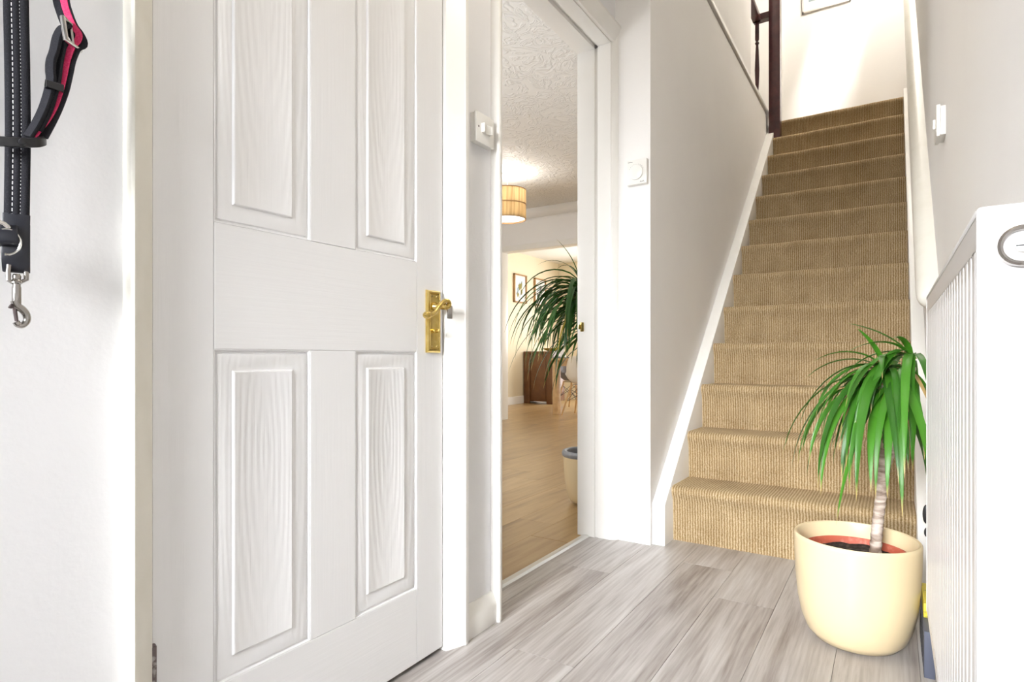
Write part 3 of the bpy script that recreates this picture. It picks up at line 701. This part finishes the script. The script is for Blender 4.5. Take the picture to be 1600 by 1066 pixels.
b = MB(); b.box(RX+.014,RX+.052,RY0+.012,RY1-.008,RZ0+.006,RZ1-.010); b.build('rear_body', M_RADIN, rad)
for yb in (RY0+.15, RY1-.15):
    b = MB(); b.box(RX+.050, XR-.0005, yb-.02, yb+.02, RZ0+.05, RZ1-.06); b.build('wall_bracket', M_RADIN, rad)

# ------------------------------------------------------------------ plants
def leaf(parent, mat, p0, az, e0, e1, L, wd, twist=0, bend=0, bound=None, name='leaf', pw=1.0, nseg=11):
    pts = [Vector(p0)]; a = az
    for i in range(nseg):
        t = (i+.5)/nseg; e = e0+(e1-e0)*(t**pw); a += bend/nseg
        pts.append(pts[-1] + Vector((math.cos(a)*math.cos(e), math.sin(a)*math.cos(e), math.sin(e)))*(L/nseg))
    if bound and not all(bound(p) for p in pts[1:]): return None
    vs_ = []; fs = []; uvs = []
    for i, p in enumerate(pts):
        t = i/nseg; d = (pts[min(i+1,nseg)]-pts[max(i-1,0)]).normalized()
        side = Vector((-math.sin(a), math.cos(a), 0)); side = (side-d*side.dot(d)).normalized(); up = side.cross(d)*-1
        ang = twist*t; sd_ = side*math.cos(ang)+up*math.sin(ang); upv = d.cross(sd_)
        wdt = wd*.5*(.55+.45*min(1,t*5))*max(.02, (1-t**2.6))
        vs_ += [p-sd_*wdt+upv*wdt*.28, p-upv*wdt*.10, p+sd_*wdt+upv*wdt*.28]; uvs += [(t,0),(t,.5),(t,1)]
    for i in range(nseg):
        for k in range(2): fs.append((i*3+k, i*3+k+1, (i+1)*3+k+1, (i+1)*3+k))
    org = Vector(p0); me = bpy.data.meshes.new(name); me.from_pydata([tuple(v-org) for v in vs_], [], fs)
    ul = me.uv_layers.new(name='UVMap')
    for lp in me.loops: ul.data[lp.index].uv = uvs[lp.vertex_index]
    for p in me.polygons: p.use_smooth = True
    me.materials.append(mat)
    return link(name, me, parent, org)

PC = Vector((-.0864, 1.918, 0)); PR, PH = .157, .297
hp = empty('potted_plant', PC, 'spiky-leaved plant in a cream pot standing at the foot of the stairs', 'plant')
b = MB(); b.lathe([(0,.004),(.085,.004),(.105,.010),(.123,.030),(.137,.065),(.147,.115),(.153,.18),(.1565,.25),(PR,.285),(.1568,.293),(.153,PH),(.148,.2955),(.1455,.288),(.144,.25),(.138,.18),(0,.175)], PC, 64); b.build('planter', M_POT, hp, smooth=50)
b = MB(); b.lathe([(.118,.18),(.128,.246),(.1325,.250),(.1325,.257),(.127,.259),(.124,.253),(.112,.18)], PC, 48); b.build('nursery_pot', M_TERRA, hp)
b = MB(); vs_ = [(PC.x,PC.y,.243)]; fs = []; rs = random.Random(5)
for j in range(1, 9):
    for k in range(32):
        a = 2*PI*k/32; r = .1245*j/8; vs_.append((PC.x+r*math.cos(a), PC.y+r*math.sin(a), .238+rs.uniform(-.004,.006)))
for k in range(32): fs.append((0, 1+k, 1+(k+1)%32))
for j in range(7):
    for k in range(32): fs.append((1+j*32+k, 1+(j+1)*32+k, 1+(j+1)*32+(k+1)%32, 1+j*32+(k+1)%32))
b.add(vs_, fs); b.build('soil', M_SOIL, hp, smooth=60)
def trunk(pts, rs_, parent, name='trunk', rings=1):
    cp = cat(pts, 14); n = len(cp); rr = []
    for i in range(n):
        t = i/(n-1)*(len(rs_)-1); j = min(int(t), len(rs_)-2); r = rs_[j]+(rs_[j+1]-rs_[j])*(t-j)
        rr.append(r*(1+.07*((i*rings) % 3 - 1)))
    b = MB(); b.tube(cp, rr, 14); return b.build(name, M_BARK, parent, smooth=60)
tb = Vector((-.040, 1.918, .235)); tf = Vector((-.018, 1.922, .505))
trunk([tb, (-.034,1.918,.33), (-.024,1.920,.43), tf], [.0150,.0140,.0135,.0165], hp)
cA = Vector((-.014, 1.915, .735)); cB = Vector((.045, 1.945, .775))
trunk([tf-Vector((0,0,.01)), (-.034,1.910,.56), (-.032,1.905,.63), cA], [.0140,.0135,.0130,.0125], hp, 'branch')
trunk([tf-Vector((0,0,.01)), (.005,1.935,.57), (.018,1.945,.65), cB], [.0140,.0130,.0120,.0115], hp, 'branch')
def okh(p):
    if p.x > .112: return False
    if p.y < 1.52 and p.x > .035: return False
    if p.y > 2.44: return False
    if p.z < .30: return False
    if p.z < .32 and math.hypot(p.x-PC.x, p.y-PC.y) > .13 and math.hypot(p.x-PC.x, p.y-PC.y) < .18: return False
    return True
rl = random.Random(11); cnt = 0; tries = 0
while cnt < 60 and tries < 4000:
    tries += 1
    c = cA if cnt % 5 < 3 else cB
    lev = rl.random(); p0 = c + Vector((rl.uniform(-.008,.008), rl.uniform(-.008,.008), -.07 + .11*lev))
    az = rl.uniform(0, 2*PI) if cnt % 3 else rl.uniform(3.3, 5.6)
    e0 = math.radians(rl.uniform(15, 60) + 25*lev); e1 = math.radians(rl.uniform(-93,-80))
    L = rl.uniform(.24,.42)*(1.0 if lev < .7 else .85)
    if leaf(hp, M_LEAF, p0, az, e0, e1, L, rl.uniform(.015,.024), rl.uniform(-.9,.9), rl.uniform(-.5,.5), okh, pw=rl.uniform(.28,.46)): cnt += 1
# long single leaves: two reaching left, front curtain, upright tuft, dry ones
for az, e0, e1, L, wd_, pw_ in ((3.35,.6,-1.50,.42,.020,.42),(3.7,.7,-1.45,.40,.022,.45),(3.5,.55,-1.5,.40,.022,.35),(4.0,.9,-1.55,.44,.024,.38),(4.4,.9,-1.55,.44,.025,.36),(4.8,.8,-1.55,.46,.024,.36),(5.1,.75,-1.55,.44,.024,.36),(4.2,.5,-1.52,.38,.022,.32),(3.9,1.35,.5,.17,.018,.8),(3.3,1.35,-.7,.22,.017,.7),(4.6,1.4,-.9,.24,.018,.6),(3.0,1.2,-.9,.24,.016,.6),(4.2,1.3,-1.2,.26,.017,.5)):
    leaf(hp, M_LEAF, cA+Vector((0,0,.02)), az, e0, e1, L, wd_, .3, .15, okh, pw=pw_)
for az, e0, e1, L, wd_ in ((5.3,1.0,-1.55,.46,.022),(4.6,1.1,-1.5,.46,.022),(4.0,1.2,-1.4,.38,.020),(5.0,.9,-1.55,.44,.023),(4.9,1.3,-1.5,.30,.018),(5.6,1.3,-1.3,.22,.016),(3.6,1.35,-1.1,.26,.017),(3.2,1.5,.2,.20,.015),(4.4,1.5,-.2,.20,.017),(3.9,1.5,-.5,.24,.016),(5.0,1.5,-.6,.22,.016)):
    leaf(hp, M_LEAF, cB+Vector((0,0,.02)), az, e0, e1, L, wd_, .3, .1, okh, pw=.4)
for az, e0, e1, L in ((4.0,-.3,-1.4,.16),(4.8,.3,-1.45,.26),(3.4,.4,-.3,.14),(5.2,.2,-1.5,.28),(4.4,-.5,-1.5,.20),(3.7,.2,-1.2,.22),(4.1,.8,-1.0,.20)):
    leaf(hp, M_LEAFDRY, (cA if az < 4.6 else cB)-Vector((0,0,.02)), az, e0, e1, L, .0085, 2.5, .6, okh, pw=.6)

# potted plant in the living room, half behind the door lining
QC = Vector((-1.40, 2.93, 0)); 
lp_ = empty('potted_plant', QC, 'tall plant with drooping strap leaves in grey-rimmed pot beyond the doorway', 'plant')
b = MB(); b.lathe([(0,.004),(.075,.004),(.092,.012),(.106,.035),(.117,.075),(.125,.13),(.131,.20),(.134,.262),(.125,.262),(.120,.20),(0,.18)], QC, 48); b.build('planter', M_POT, lp_, smooth=50)
b = MB(); b.lathe([(.134,.258),(.139,.262),(.141,.276),(.138,.288),(.130,.292),(.120,.290),(.113,.283),(.110,.255),(.118,.25)], QC, 48, close=True); b.build('pot_rim', M_POTRIM, lp_, smooth=50)
b = MB(); b.lathe([(.113,.255),(.05,.258),(0,.26)], QC, 24); b.build('soil', M_SOIL, lp_)
qA = Vector((-1.44, 2.92, 1.16)); qB = Vector((-1.36, 2.99, .98))
trunk([QC+Vector((0,0,.25)), QC+Vector((-.01,0,.5)), QC+Vector((-.02,0,.8)), qA], [.017,.016,.015,.012], lp_)
trunk([QC+Vector((.03,.02,.25)), QC+Vector((.035,.03,.5)), QC+Vector((.04,.05,.75)), qB], [.014,.013,.012,.011], lp_)
def okl(p): return p.x < -1.21 and p.z > .50 and (p.y > 2.45 or p.x < -1.30) and p.y < 3.6
rl = random.Random(23); cnt = 0; tries = 0
while cnt < 125 and tries < 4000:
    tries += 1; c = qA if cnt % 4 else qB
    lev = rl.random(); p0 = c + Vector((rl.uniform(-.01,.01), rl.uniform(-.01,.01), -.10+.14*lev))
    az = rl.uniform(0, 2*PI) if cnt % 3 else rl.uniform(2.2, 5.2)
    e0 = math.radians(rl.uniform(5,50)+35*lev); e1 = math.radians(rl.uniform(-95,-72)); L = rl.uniform(.36,.60)
    if leaf(lp_, M_LEAF2, p0, az, e0, e1, L, rl.uniform(.016,.027), rl.uniform(-.6,.6), rl.uniform(-.3,.3), okl, pw=rl.uniform(.45,.75)): cnt += 1
leaf(lp_, M_LEAFYEL, qA-Vector((0,0,.08)), 4.4, .2, -1.6, .40, .016, .2, 0, okl, pw=.4)
for az, L in ((3.3,.34),(3.9,.30),(2.7,.30)): leaf(lp_, M_LEAF2, qA+Vector((0,0,.03)), az, 1.45, .7-1.2*(az<3.6), L, .016, .1, 0, okl)

# ------------------------------------------------------------------ things behind the big pot
cr = empty('slotted_crate', (.078, 1.93, 0), 'dark blue-grey slotted plastic caddy between the cream pot and radiator', 'caddy')
b = MB(); b.prism([(1.79,.0),(2.07,.0),(2.08,.12),(1.78,.12)], 'x', .067, .090); b.build('body', M_CRATE, cr, bevel=.002)
for k in range(8):
    b = MB(); b.box(.0665,.0676,1.805+k*.03,1.819+k*.03,.020,.095); b.build('slot', M_DARK, cr)
o = MB().prism([(1.87,.1205),(2.03,.1205),(2.035,.160),(1.865,.160)], 'x', .069, .088).build('packet', M_YELLOW, bevel=.003)
tag(o, 'small yellow packet on top of the dark caddy by the radiator', 'packet')

# ------------------------------------------------------------------ dog lead and collar on the left wall
LX = -.985
def lp(u, v, dx=0): return on_x(u, v, LX+dx)
ld = empty('dog_lead', lp(25, 430), 'black padded dog lead with white stitching and chrome snap hook', 'dog lead')
ptsL = [(25,-160),(25,-80),(25,0),(27,100),(28,200),(27,290),(26,350)]
cp = cat([lp(u,v,(.0 if v > -100 else -.02)) for u, v in ptsL], 8)
b = MB(); vs_ = []; fs = []
ssec = [(-.0135,0),(-.0125,.0022),(-.0075,.0032),(-.0048,.0016),(-.002,.0032),(.0015,.0030),(.0035,.0014),(.006,.0030),(.0115,.0026),(.0135,0),(.0115,-.0022),(-.0115,-.0022)]
m = len(ssec); wdir = Vector((.35,.94,0)).normalized(); nd = Vector((.94,-.35,0))
for p in cp:
    for a_, h in ssec: vs_.append(p + wdir*a_ + nd*h)
for i in range(len(cp)-1):
    for k in range(m): fs.append((i*m+k, i*m+(k+1)%m, (i+1)*m+(k+1)%m, (i+1)*m+k))
b.add(vs_, fs); b.build('strap', M_FABRIC, ld, smooth=60)
b = MB(); 
def stitch(off, dash, gap):
    z0 = cp[0].z; d = 0; P = None
    dist = [0]
    for i in range(1, len(cp)): dist.append(dist[-1]+(cp[i]-cp[i-1]).length)
    s0 = 0
    while s0+dash < dist[-1]:
        def at(s):
            for i in range(1, len(cp)):
                if dist[i] >= s: return cp[i-1].lerp(cp[i], (s-dist[i-1])/(dist[i]-dist[i-1]))
            return cp[-1]
        a_, c_ = at(s0), at(s0+dash)
        b.tube([a_+wdir*off+nd*(.0024 if dash > .003 else .0018), c_+wdir*off+nd*(.0024 if dash > .003 else .0018)], .0006 if dash > .003 else .00035, 5); s0 += dash+gap
stitch(-.0048, .0042, .0030); stitch(.0035, .0016, .0032)
b.build('stitching', M_STITCH, ld)
# folded end with the D-ring loop
b = MB(); b.ribbon(cat([lp(26,335,.001), lp(25,365,.006), lp(24,395,.007), lp(25,418,.003), lp(26,424,-.004), lp(26,405,-.009), lp(26,350,-.006)], 5), wdir, .0285, .0035); b.build('folded_end', M_LEATHER, ld)
b = MB(); b.ribbon(cat([lp(10,352,.004), lp(9,362,.013), lp(11,378,.013), lp(15,384,.006)], 4), wdir, .024, .003); b.build('keeper_loop', M_LEATHER, ld)
b = MB(); c = lp(11, 378, .012); ringp = []
for k in range(25):
    a = math.radians(-100 + k*11.5); ringp.append(c + wdir*(.0135*math.cos(a)) + Vector((0,0,.0165*math.sin(a))) )
b.tube(ringp, .0017, 8); b.build('d_ring', M_CHROME, ld)
b = MB(); b.tube([lp(-6,345,.012), lp(6,350,.012), lp(14,356,.010)], [.0030,.0032,.0028], 10); b.build('ring_bar', M_CHROME, ld)
# snap hook: shackle, swivel, barrel, hook
b = MB()
sh = [lp(14,414,.002), lp(13,424,.003), lp(13,438,.003), lp(18,441,.003), lp(34,440,.003), lp(41,437,.003), lp(41,424,.003), lp(40,412,.002)]
b.tube(sh, [.0028,.0028,.0028,.0026,.0026,.0030,.0032,.0030], 10); b.build('shackle', M_NICKEL, ld)
b = MB()
top = lp(26,433,.003)
b.lathe([(0,.004),(.0035,.004),(.005,.001),(.0045,-.003),(.0062,-.005),(.0066,-.008),(.0045,-.0095),(.0044,-.012),(.0050,-.014),(.0052,-.034),(.0046,-.038),(0,-.039)], top, 20); b.build('swivel', M_NICKEL, ld)
b = MB(); hk = cat([lp(24,470,.003), lp(27,478,.003), lp(35,484,.003), lp(41,492,.003), lp(42,501,.003), lp(36,508,.003), lp(29,508,.003), lp(25,503,.003)], 6)
nk = len(hk); b.tube(hk, [.0056 - .0022*(i/nk) if i < nk*.85 else .0042 for i in range(nk)], 12); b.build('hook', M_NICKEL, ld)
b = MB(); b.tube([lp(22,474,.003), lp(24,490,.003), lp(26,502,.003)], [.0026,.0024,.0022], 8); b.tube([lp(22,478,.003), lp(17,479,.003), lp(15,478,.003)], [.0022,.0032,.0034], 10); b.build('gate', M_STEELDK, ld)

co = empty('dog_collar', lp(30, 222), 'black and pink dog collar with metal slide hanging over the lead', 'dog collar')
W2 = Vector((.75,.62,.2))
b = MB(); b.ribbon(cat([lp(92,-60,-.01), lp(95,-5,.004), lp(101,20,.008), lp(110,42,.010), lp(120,56,.012), lp(124,68,.012), lp(113,76,.010), lp(106,92,.008), lp(101,115,.008), lp(95,140,.008), lp(86,165,.008), lp(76,187,.008), lp(62,213,.008)], 5), Vector((.55,.8,.25)), .020, .0028); b.build('strap', M_FABRIC, co)
b = MB(); b.ribbon(cat([lp(96,-60,-.006), lp(99,-5,.0075), lp(105,20,.011), lp(114,40,.0135), lp(123,53,.0155), lp(121,64,.0155), lp(112,74,.014), lp(105,92,.0115), lp(100,115,.0115), lp(94,140,.0115), lp(85,166,.0115), lp(72,189,.0115), lp(52,213,.0115)], 5), Vector((.55,.8,.25)), .0085, .0020); b.build('pink_stripe', M_PINK, co)
b = MB(); b.ribbon(cat([lp(99,-60,-.004), lp(102,-5,.0085), lp(108,20,.012), lp(117,40,.0145), lp(125,53,.0165), lp(123,65,.0165), lp(114,75,.015), lp(108,92,.0125), lp(103,115,.0125), lp(97,140,.0125), lp(88,166,.0125)], 5), Vector((.55,.8,.25)), .0022, .0016); b.build('orange_piping', M_ORANGE, co)
b = MB(); b.ribbon(cat([lp(107,40,.012), lp(98,44,.014), lp(90,58,.014), lp(85,80,.013), lp(80,95,.013), lp(79,110,.012), lp(80,125,.012), lp(76,145,.012), lp(68,170,.012), lp(56,195,.012), lp(44,214,.010)], 5), Vector((.85,.5,.1)), .013, .0055); b.build('strap', M_FABRIC, co)
b = MB(); b.ribbon(cat([lp(100,60,.012), lp(96,80,.012), lp(92,100,.012), lp(89,125,.012), lp(83,150,.012), lp(75,175,.012), lp(60,205,.012)], 5), Vector((.85,.5,.1)), .010, .005); b.build('strap', M_FABRIC, co)
b = MB(); fr = [lp(98,26,.020), lp(103,62,.026), lp(125,79,.012), lp(122,50,.006)]
b.tube(fr + [fr[0]], [.0034,.0036,.0032,.0026,.0034], 10); b.tube([fr[0].lerp(fr[3],.5), fr[1].lerp(fr[2],.5)], .002, 8)
b.build('metal_slide', M_CHROME, co)
b = MB(); kp_ = [lp(72,130,.020), lp(98,138,.020), lp(98,142,.004), lp(72,135,.002)]
b.ribbon([kp_[0]]+[kp_[0].lerp(kp_[1],.5)]+[kp_[1],kp_[2],kp_[3],kp_[0]], Vector((0,.1,1)), .010, .003); b.build('plastic_keeper', M_PLASTIC, co)
b = MB(); b.ribbon(cat([lp(-12,221,.008), lp(4,221,.012), lp(22,222,.015), lp(40,223,.016), lp(55,223,.015), lp(64,221,.011), lp(67,219,.006)], 4), Vector((.2,0,1)), .0125, .008); b.lathe([(0,-.003),(.004,-.003),(.0045,0),(.004,.004),(0,.0045)], lp(35,222,.022), 12, 'x'); b.build('plastic_buckle', M_PLASTIC, co)

# ------------------------------------------------------------------ pendant lamp in the living room
LC = Vector((-3.155, 4.80, 2.60))
pend = empty('pendant_lamp', LC, 'drum lampshade of woven reed hanging from the living-room ceiling', 'lamp')
b = MB(); b.lathe([(0,0),(.05,0),(.052,-.012),(.04,-.028),(.012,-.034),(0,-.034)], LC, 28); b.build('ceiling_rose', M_SWITCH, pend)
b = MB(); b.lathe([(0,-.03),(.004,-.03),(.004,-.24),(0,-.24)], LC, 10); b.build('flex', M_SWITCH, pend)
SR = .180; st, sb_ = -.175, -.455
b = MB(); vs_ = []; fs = []; ns = 150
hh = [st, st-.135, (st+sb_)/2, sb_+.135, sb_]; hh = [st, st-.006, (st+sb_)/2+.003, (st+sb_)/2-.003, sb_+.006, sb_]
for k in range(ns*2):
    a = 2*PI*k/(ns*2); r = SR + (.0022 if k % 2 else -.0012)
    for h in hh: vs_.append(LC + Vector((r*math.cos(a), r*math.sin(a), h)))
m = len(hh)
for k in range(ns*2):
    for i in range(m-1): fs.append((k*m+i, ((k+1)%(ns*2))*m+i, ((k+1)%(ns*2))*m+i+1, k*m+i+1))
b.add(vs_, fs); shade = b.build('shade', M_SHADE, pend, smooth=0)
for h in (st, (st+sb_)/2, sb_):
    b = MB(); b.lathe([(SR+.004,h-.004),(SR+.004,h+.004),(SR-.006,h+.004),(SR-.006,h-.004)], LC, 60, close=True); b.build('hoop', M_FRAMEOAK, shade)
b = MB(); b.lathe([(0,sb_+.012),(SR-.008,sb_+.012),(SR-.008,sb_+.016),(0,sb_+.016)], LC, 48); b.build('diffuser', M_BULB, pend)
b = MB(); b.lathe([(0,-.24),(.018,-.24),(.02,-.27),(.03,-.30),(.03,-.33),(.018,-.35),(0,-.355)], LC, 20); b.build('bulb', M_BULB, pend)
pl = point('pendant_bulb_light', tuple(LC + Vector((0,0,-.22))), 4, (1.0,.97,.93), .03)

# ------------------------------------------------------------------ dining room
sbd = empty('sideboard', (-5.10, 8.93, 0), 'brown wooden sideboard against the cream dining-room wall', 'sideboard')
b = MB(); b.box(-5.375,-4.83,8.72,9.16,.04,.87); b.build('carcass', M_SIDEB, sbd, bevel=.003)
b = MB(); b.box(-5.378,-4.81,8.69,9.18,.87,.90); b.build('top', M_SIDEB, sbd, bevel=.004)
b = MB(); b.box(-5.378,-5.26,8.70,8.72,0,.87); b.build('side_stile', M_SIDEB, sbd, bevel=.003)
b = MB(); b.box(-4.93,-4.81,8.70,8.72,0,.87); b.build('side_stile', M_SIDEB, sbd, bevel=.003)
b = MB(); b.box(-5.24,-4.95,8.712,8.73,.06,.86); b.build('side_panel', M_SIDEB, sbd, bevel=.003)
for k in range(1):
    b = MB(); b.box(-4.832,-4.812,8.74,9.14,.08,.85); b.build('door', M_SIDEB, sbd, bevel=.003)
bowl = MB().lathe([(0,.904),(.07,.904),(.13,.93),(.16,.955),(.155,.957),(.12,.935),(0,.918)], (-4.98,8.98,0), 28).build('shallow_bowl', M_LEAFYEL, origin=(-4.98,8.98,.904)); tag(bowl, 'shallow yellow-green dish on top of the brown sideboard', 'dish')

tbl = empty('dining_table', (-3.4, 7.9, 0), 'pale oak dining table with square legs beyond the wide opening', 'table')
TX0, TX1, TY0, TY1 = -3.975, -3.05, 7.19, 8.75
b = MB(); b.box(TX0-.03,TX1+.03,TY0-.03,TY1+.03,.755,.785); b.build('table_top', M_OAK, tbl, bevel=.004)
b = MB(); b.box(TX0+.02,TX1-.02,TY0+.02,TY1-.02,.675,.755); b.build('apron', M_OAK, tbl, bevel=.002)
for x in (TX0, TX1-.085):
    for y in (TY0, TY1-.085):
        b = MB(); b.box(x,x+.085,y,y+.085,0,.755); b.build('leg', M_OAK, tbl, bevel=.004)
mat_ = MB().prism([(TX0-.02,TY0-.02),(TX0+.30,TY0-.02),(TX0+.30,TY0+.40),(TX0-.02,TY0+.40)], 'z', .786, .793).build('place_mat', M_PLASTIC, origin=(TX0+.14,TY0+.19,.786)); tag(mat_, 'dark place mat on the corner of the oak table', 'place mat')
nap = MB().lathe([(0,.795),(.045,.795),(.05,.80),(.030,.87),(.012,.95),(.010,.985),(0,.987)], (TX0+.10,TY0+.12,0), 20).build('white_bottle', M_PAPER, origin=(TX0+.10,TY0+.12,.794)); tag(nap, 'small white tapering bottle standing on the dark place mat', 'bottle')

def shell_chair(name, x, y, rz, shell, label):
    t = empty(name, (x, y, 0), label, 'chair', 'moulded dining chairs')
    M = Matrix.Translation((x, y, 0)) @ Matrix.Rotation(rz, 4, 'Z')
    # shell: seat facing local +y, back at -y; profile from front lip to the top of the back
    prof_ = [(.235,.425,.185),(.215,.452,.205),(.12,.445,.225),(0,.432,.232),(-.11,.438,.228),(-.175,.475,.225),(-.205,.56,.215),(-.225,.68,.20),(-.245,.78,.165),(-.252,.815,.10)]
    b = MB(M); vs_ = []; fs = []; nw = 12
    for i, (py, pz, hw) in enumerate(prof_):
        for k in range(nw+1):
            s = k/nw*2-1; lift = .13*abs(s)**3 if i < 6 else 0; fwd = .10*abs(s)**2.5 if i >= 5 else 0
            vs_.append((s*hw, py+fwd, pz+lift*(1 if i > 1 else .5)))
    W_ = nw+1
    for i in range(len(prof_)-1):
        for k in range(nw): fs.append((i*W_+k, i*W_+k+1, (i+1)*W_+k+1, (i+1)*W_+k))
    nv = len(vs_)
    vs_ += [(p[0]*.985, p[1]-(.006 if q//W_ >= 5 else 0), p[2]-.008) for q, p in enumerate(vs_)]
    fs += [tuple(i+nv for i in f)[::-1] for f in fs]
    R = len(prof_)
    edge = [k for k in range(W_)] + [i*W_+nw for i in range(1, R)] + [(R-1)*W_+k for k in range(nw-1, -1, -1)] + [i*W_ for i in range(R-2, 0, -1)]
    for i in range(len(edge)): a_, c_ = edge[i], edge[(i+1) % len(edge)]; fs.append((a_, c_, c_+nv, a_+nv))
    b.add(vs_, fs); b.build('seat_shell', shell, t, smooth=60)
    feet = {}
    for sx in (-1, 1):
        for sy in (-1, 1):
            a_ = Vector((sx*.13, sy*.10, .425)); f_ = Vector((sx*.235, sy*.20, 0)); feet[sx, sy] = (a_, f_)
            b = MB(M); b.tube([a_, f_], [.015,.011], 10); b.build('leg', M_CHAIRLEG, t)
    b = MB(M)
    for (p, q) in (((-1,-1),(-1,1)), ((1,-1),(1,1)), ((-1,-1),(1,-1)), ((-1,1),(1,1))):
        (a0, f0), (a1, f1) = feet[p], feet[q]
        b.tube([a0.lerp(f0,.15), a1.lerp(f1,.55)], .0035, 6); b.tube([a1.lerp(f1,.15), a0.lerp(f0,.55)], .0035, 6)
    for s in (-1, 1): b.tube([(s*.13,-.10,.42),(s*.13,.10,.42)], .005, 6)
    b.build('wire_brace', M_WIRE, t); return t
shell_chair('dining_chair', -3.57, 7.34, 0, M_SHELL, 'white moulded chair on splayed wooden legs at the near table end')
shell_chair('dining_chair', -4.16, 8.20, -PI/2, M_SHELLG, 'grey moulded chair tucked in along the table side')

for (y0, y1, z0, z1, lab, kind) in ((8.39,8.79,1.735,2.225,'oak framed green plant print, left of two on the cream wall',0),(9.07,9.47,1.735,2.225,'oak framed grey figure print, right of two, partly behind leaves',1)):
    f_ = empty('framed_picture', (-5.40, (y0+y1)/2, z0), lab, 'picture')
    b = MB(); X0, X1 = -5.399, -5.365
    for q in ((y0,y1,z0,z0+.022),(y0,y1,z1-.022,z1),(y0,y0+.022,z0,z1),(y1-.022,y1,z0,z1)): b.box(X0,X1,q[0],q[1],q[2],q[3])
    b.build('frame', M_FRAMEOAK, f_, bevel=.002)
    b = MB(); b.box(X0,X0+.012,y0+.02,y1-.02,z0+.02,z1-.02); b.build('mount', M_PAPER, f_)
    rr = random.Random(31+kind)
    for k in range(12 if kind == 0 else 7):
        yc = rr.uniform(y0+.12,y1-.12); zc = rr.uniform(z0+.14,z1-.16)
        b = MB(); n_ = 7; poly = [(yc+rr.uniform(.02,.045)*math.cos(2*PI*i/n_), zc+rr.uniform(.03,.07)*math.sin(2*PI*i/n_)) for i in range(n_)]
        b.prism(poly, 'x', X0+.012, X0+.0125+.0003*k); b.build('print_shape', M_LEAF2 if kind == 0 and k % 2 else (M_BLUEPR if k % 3 else M_INK), f_)
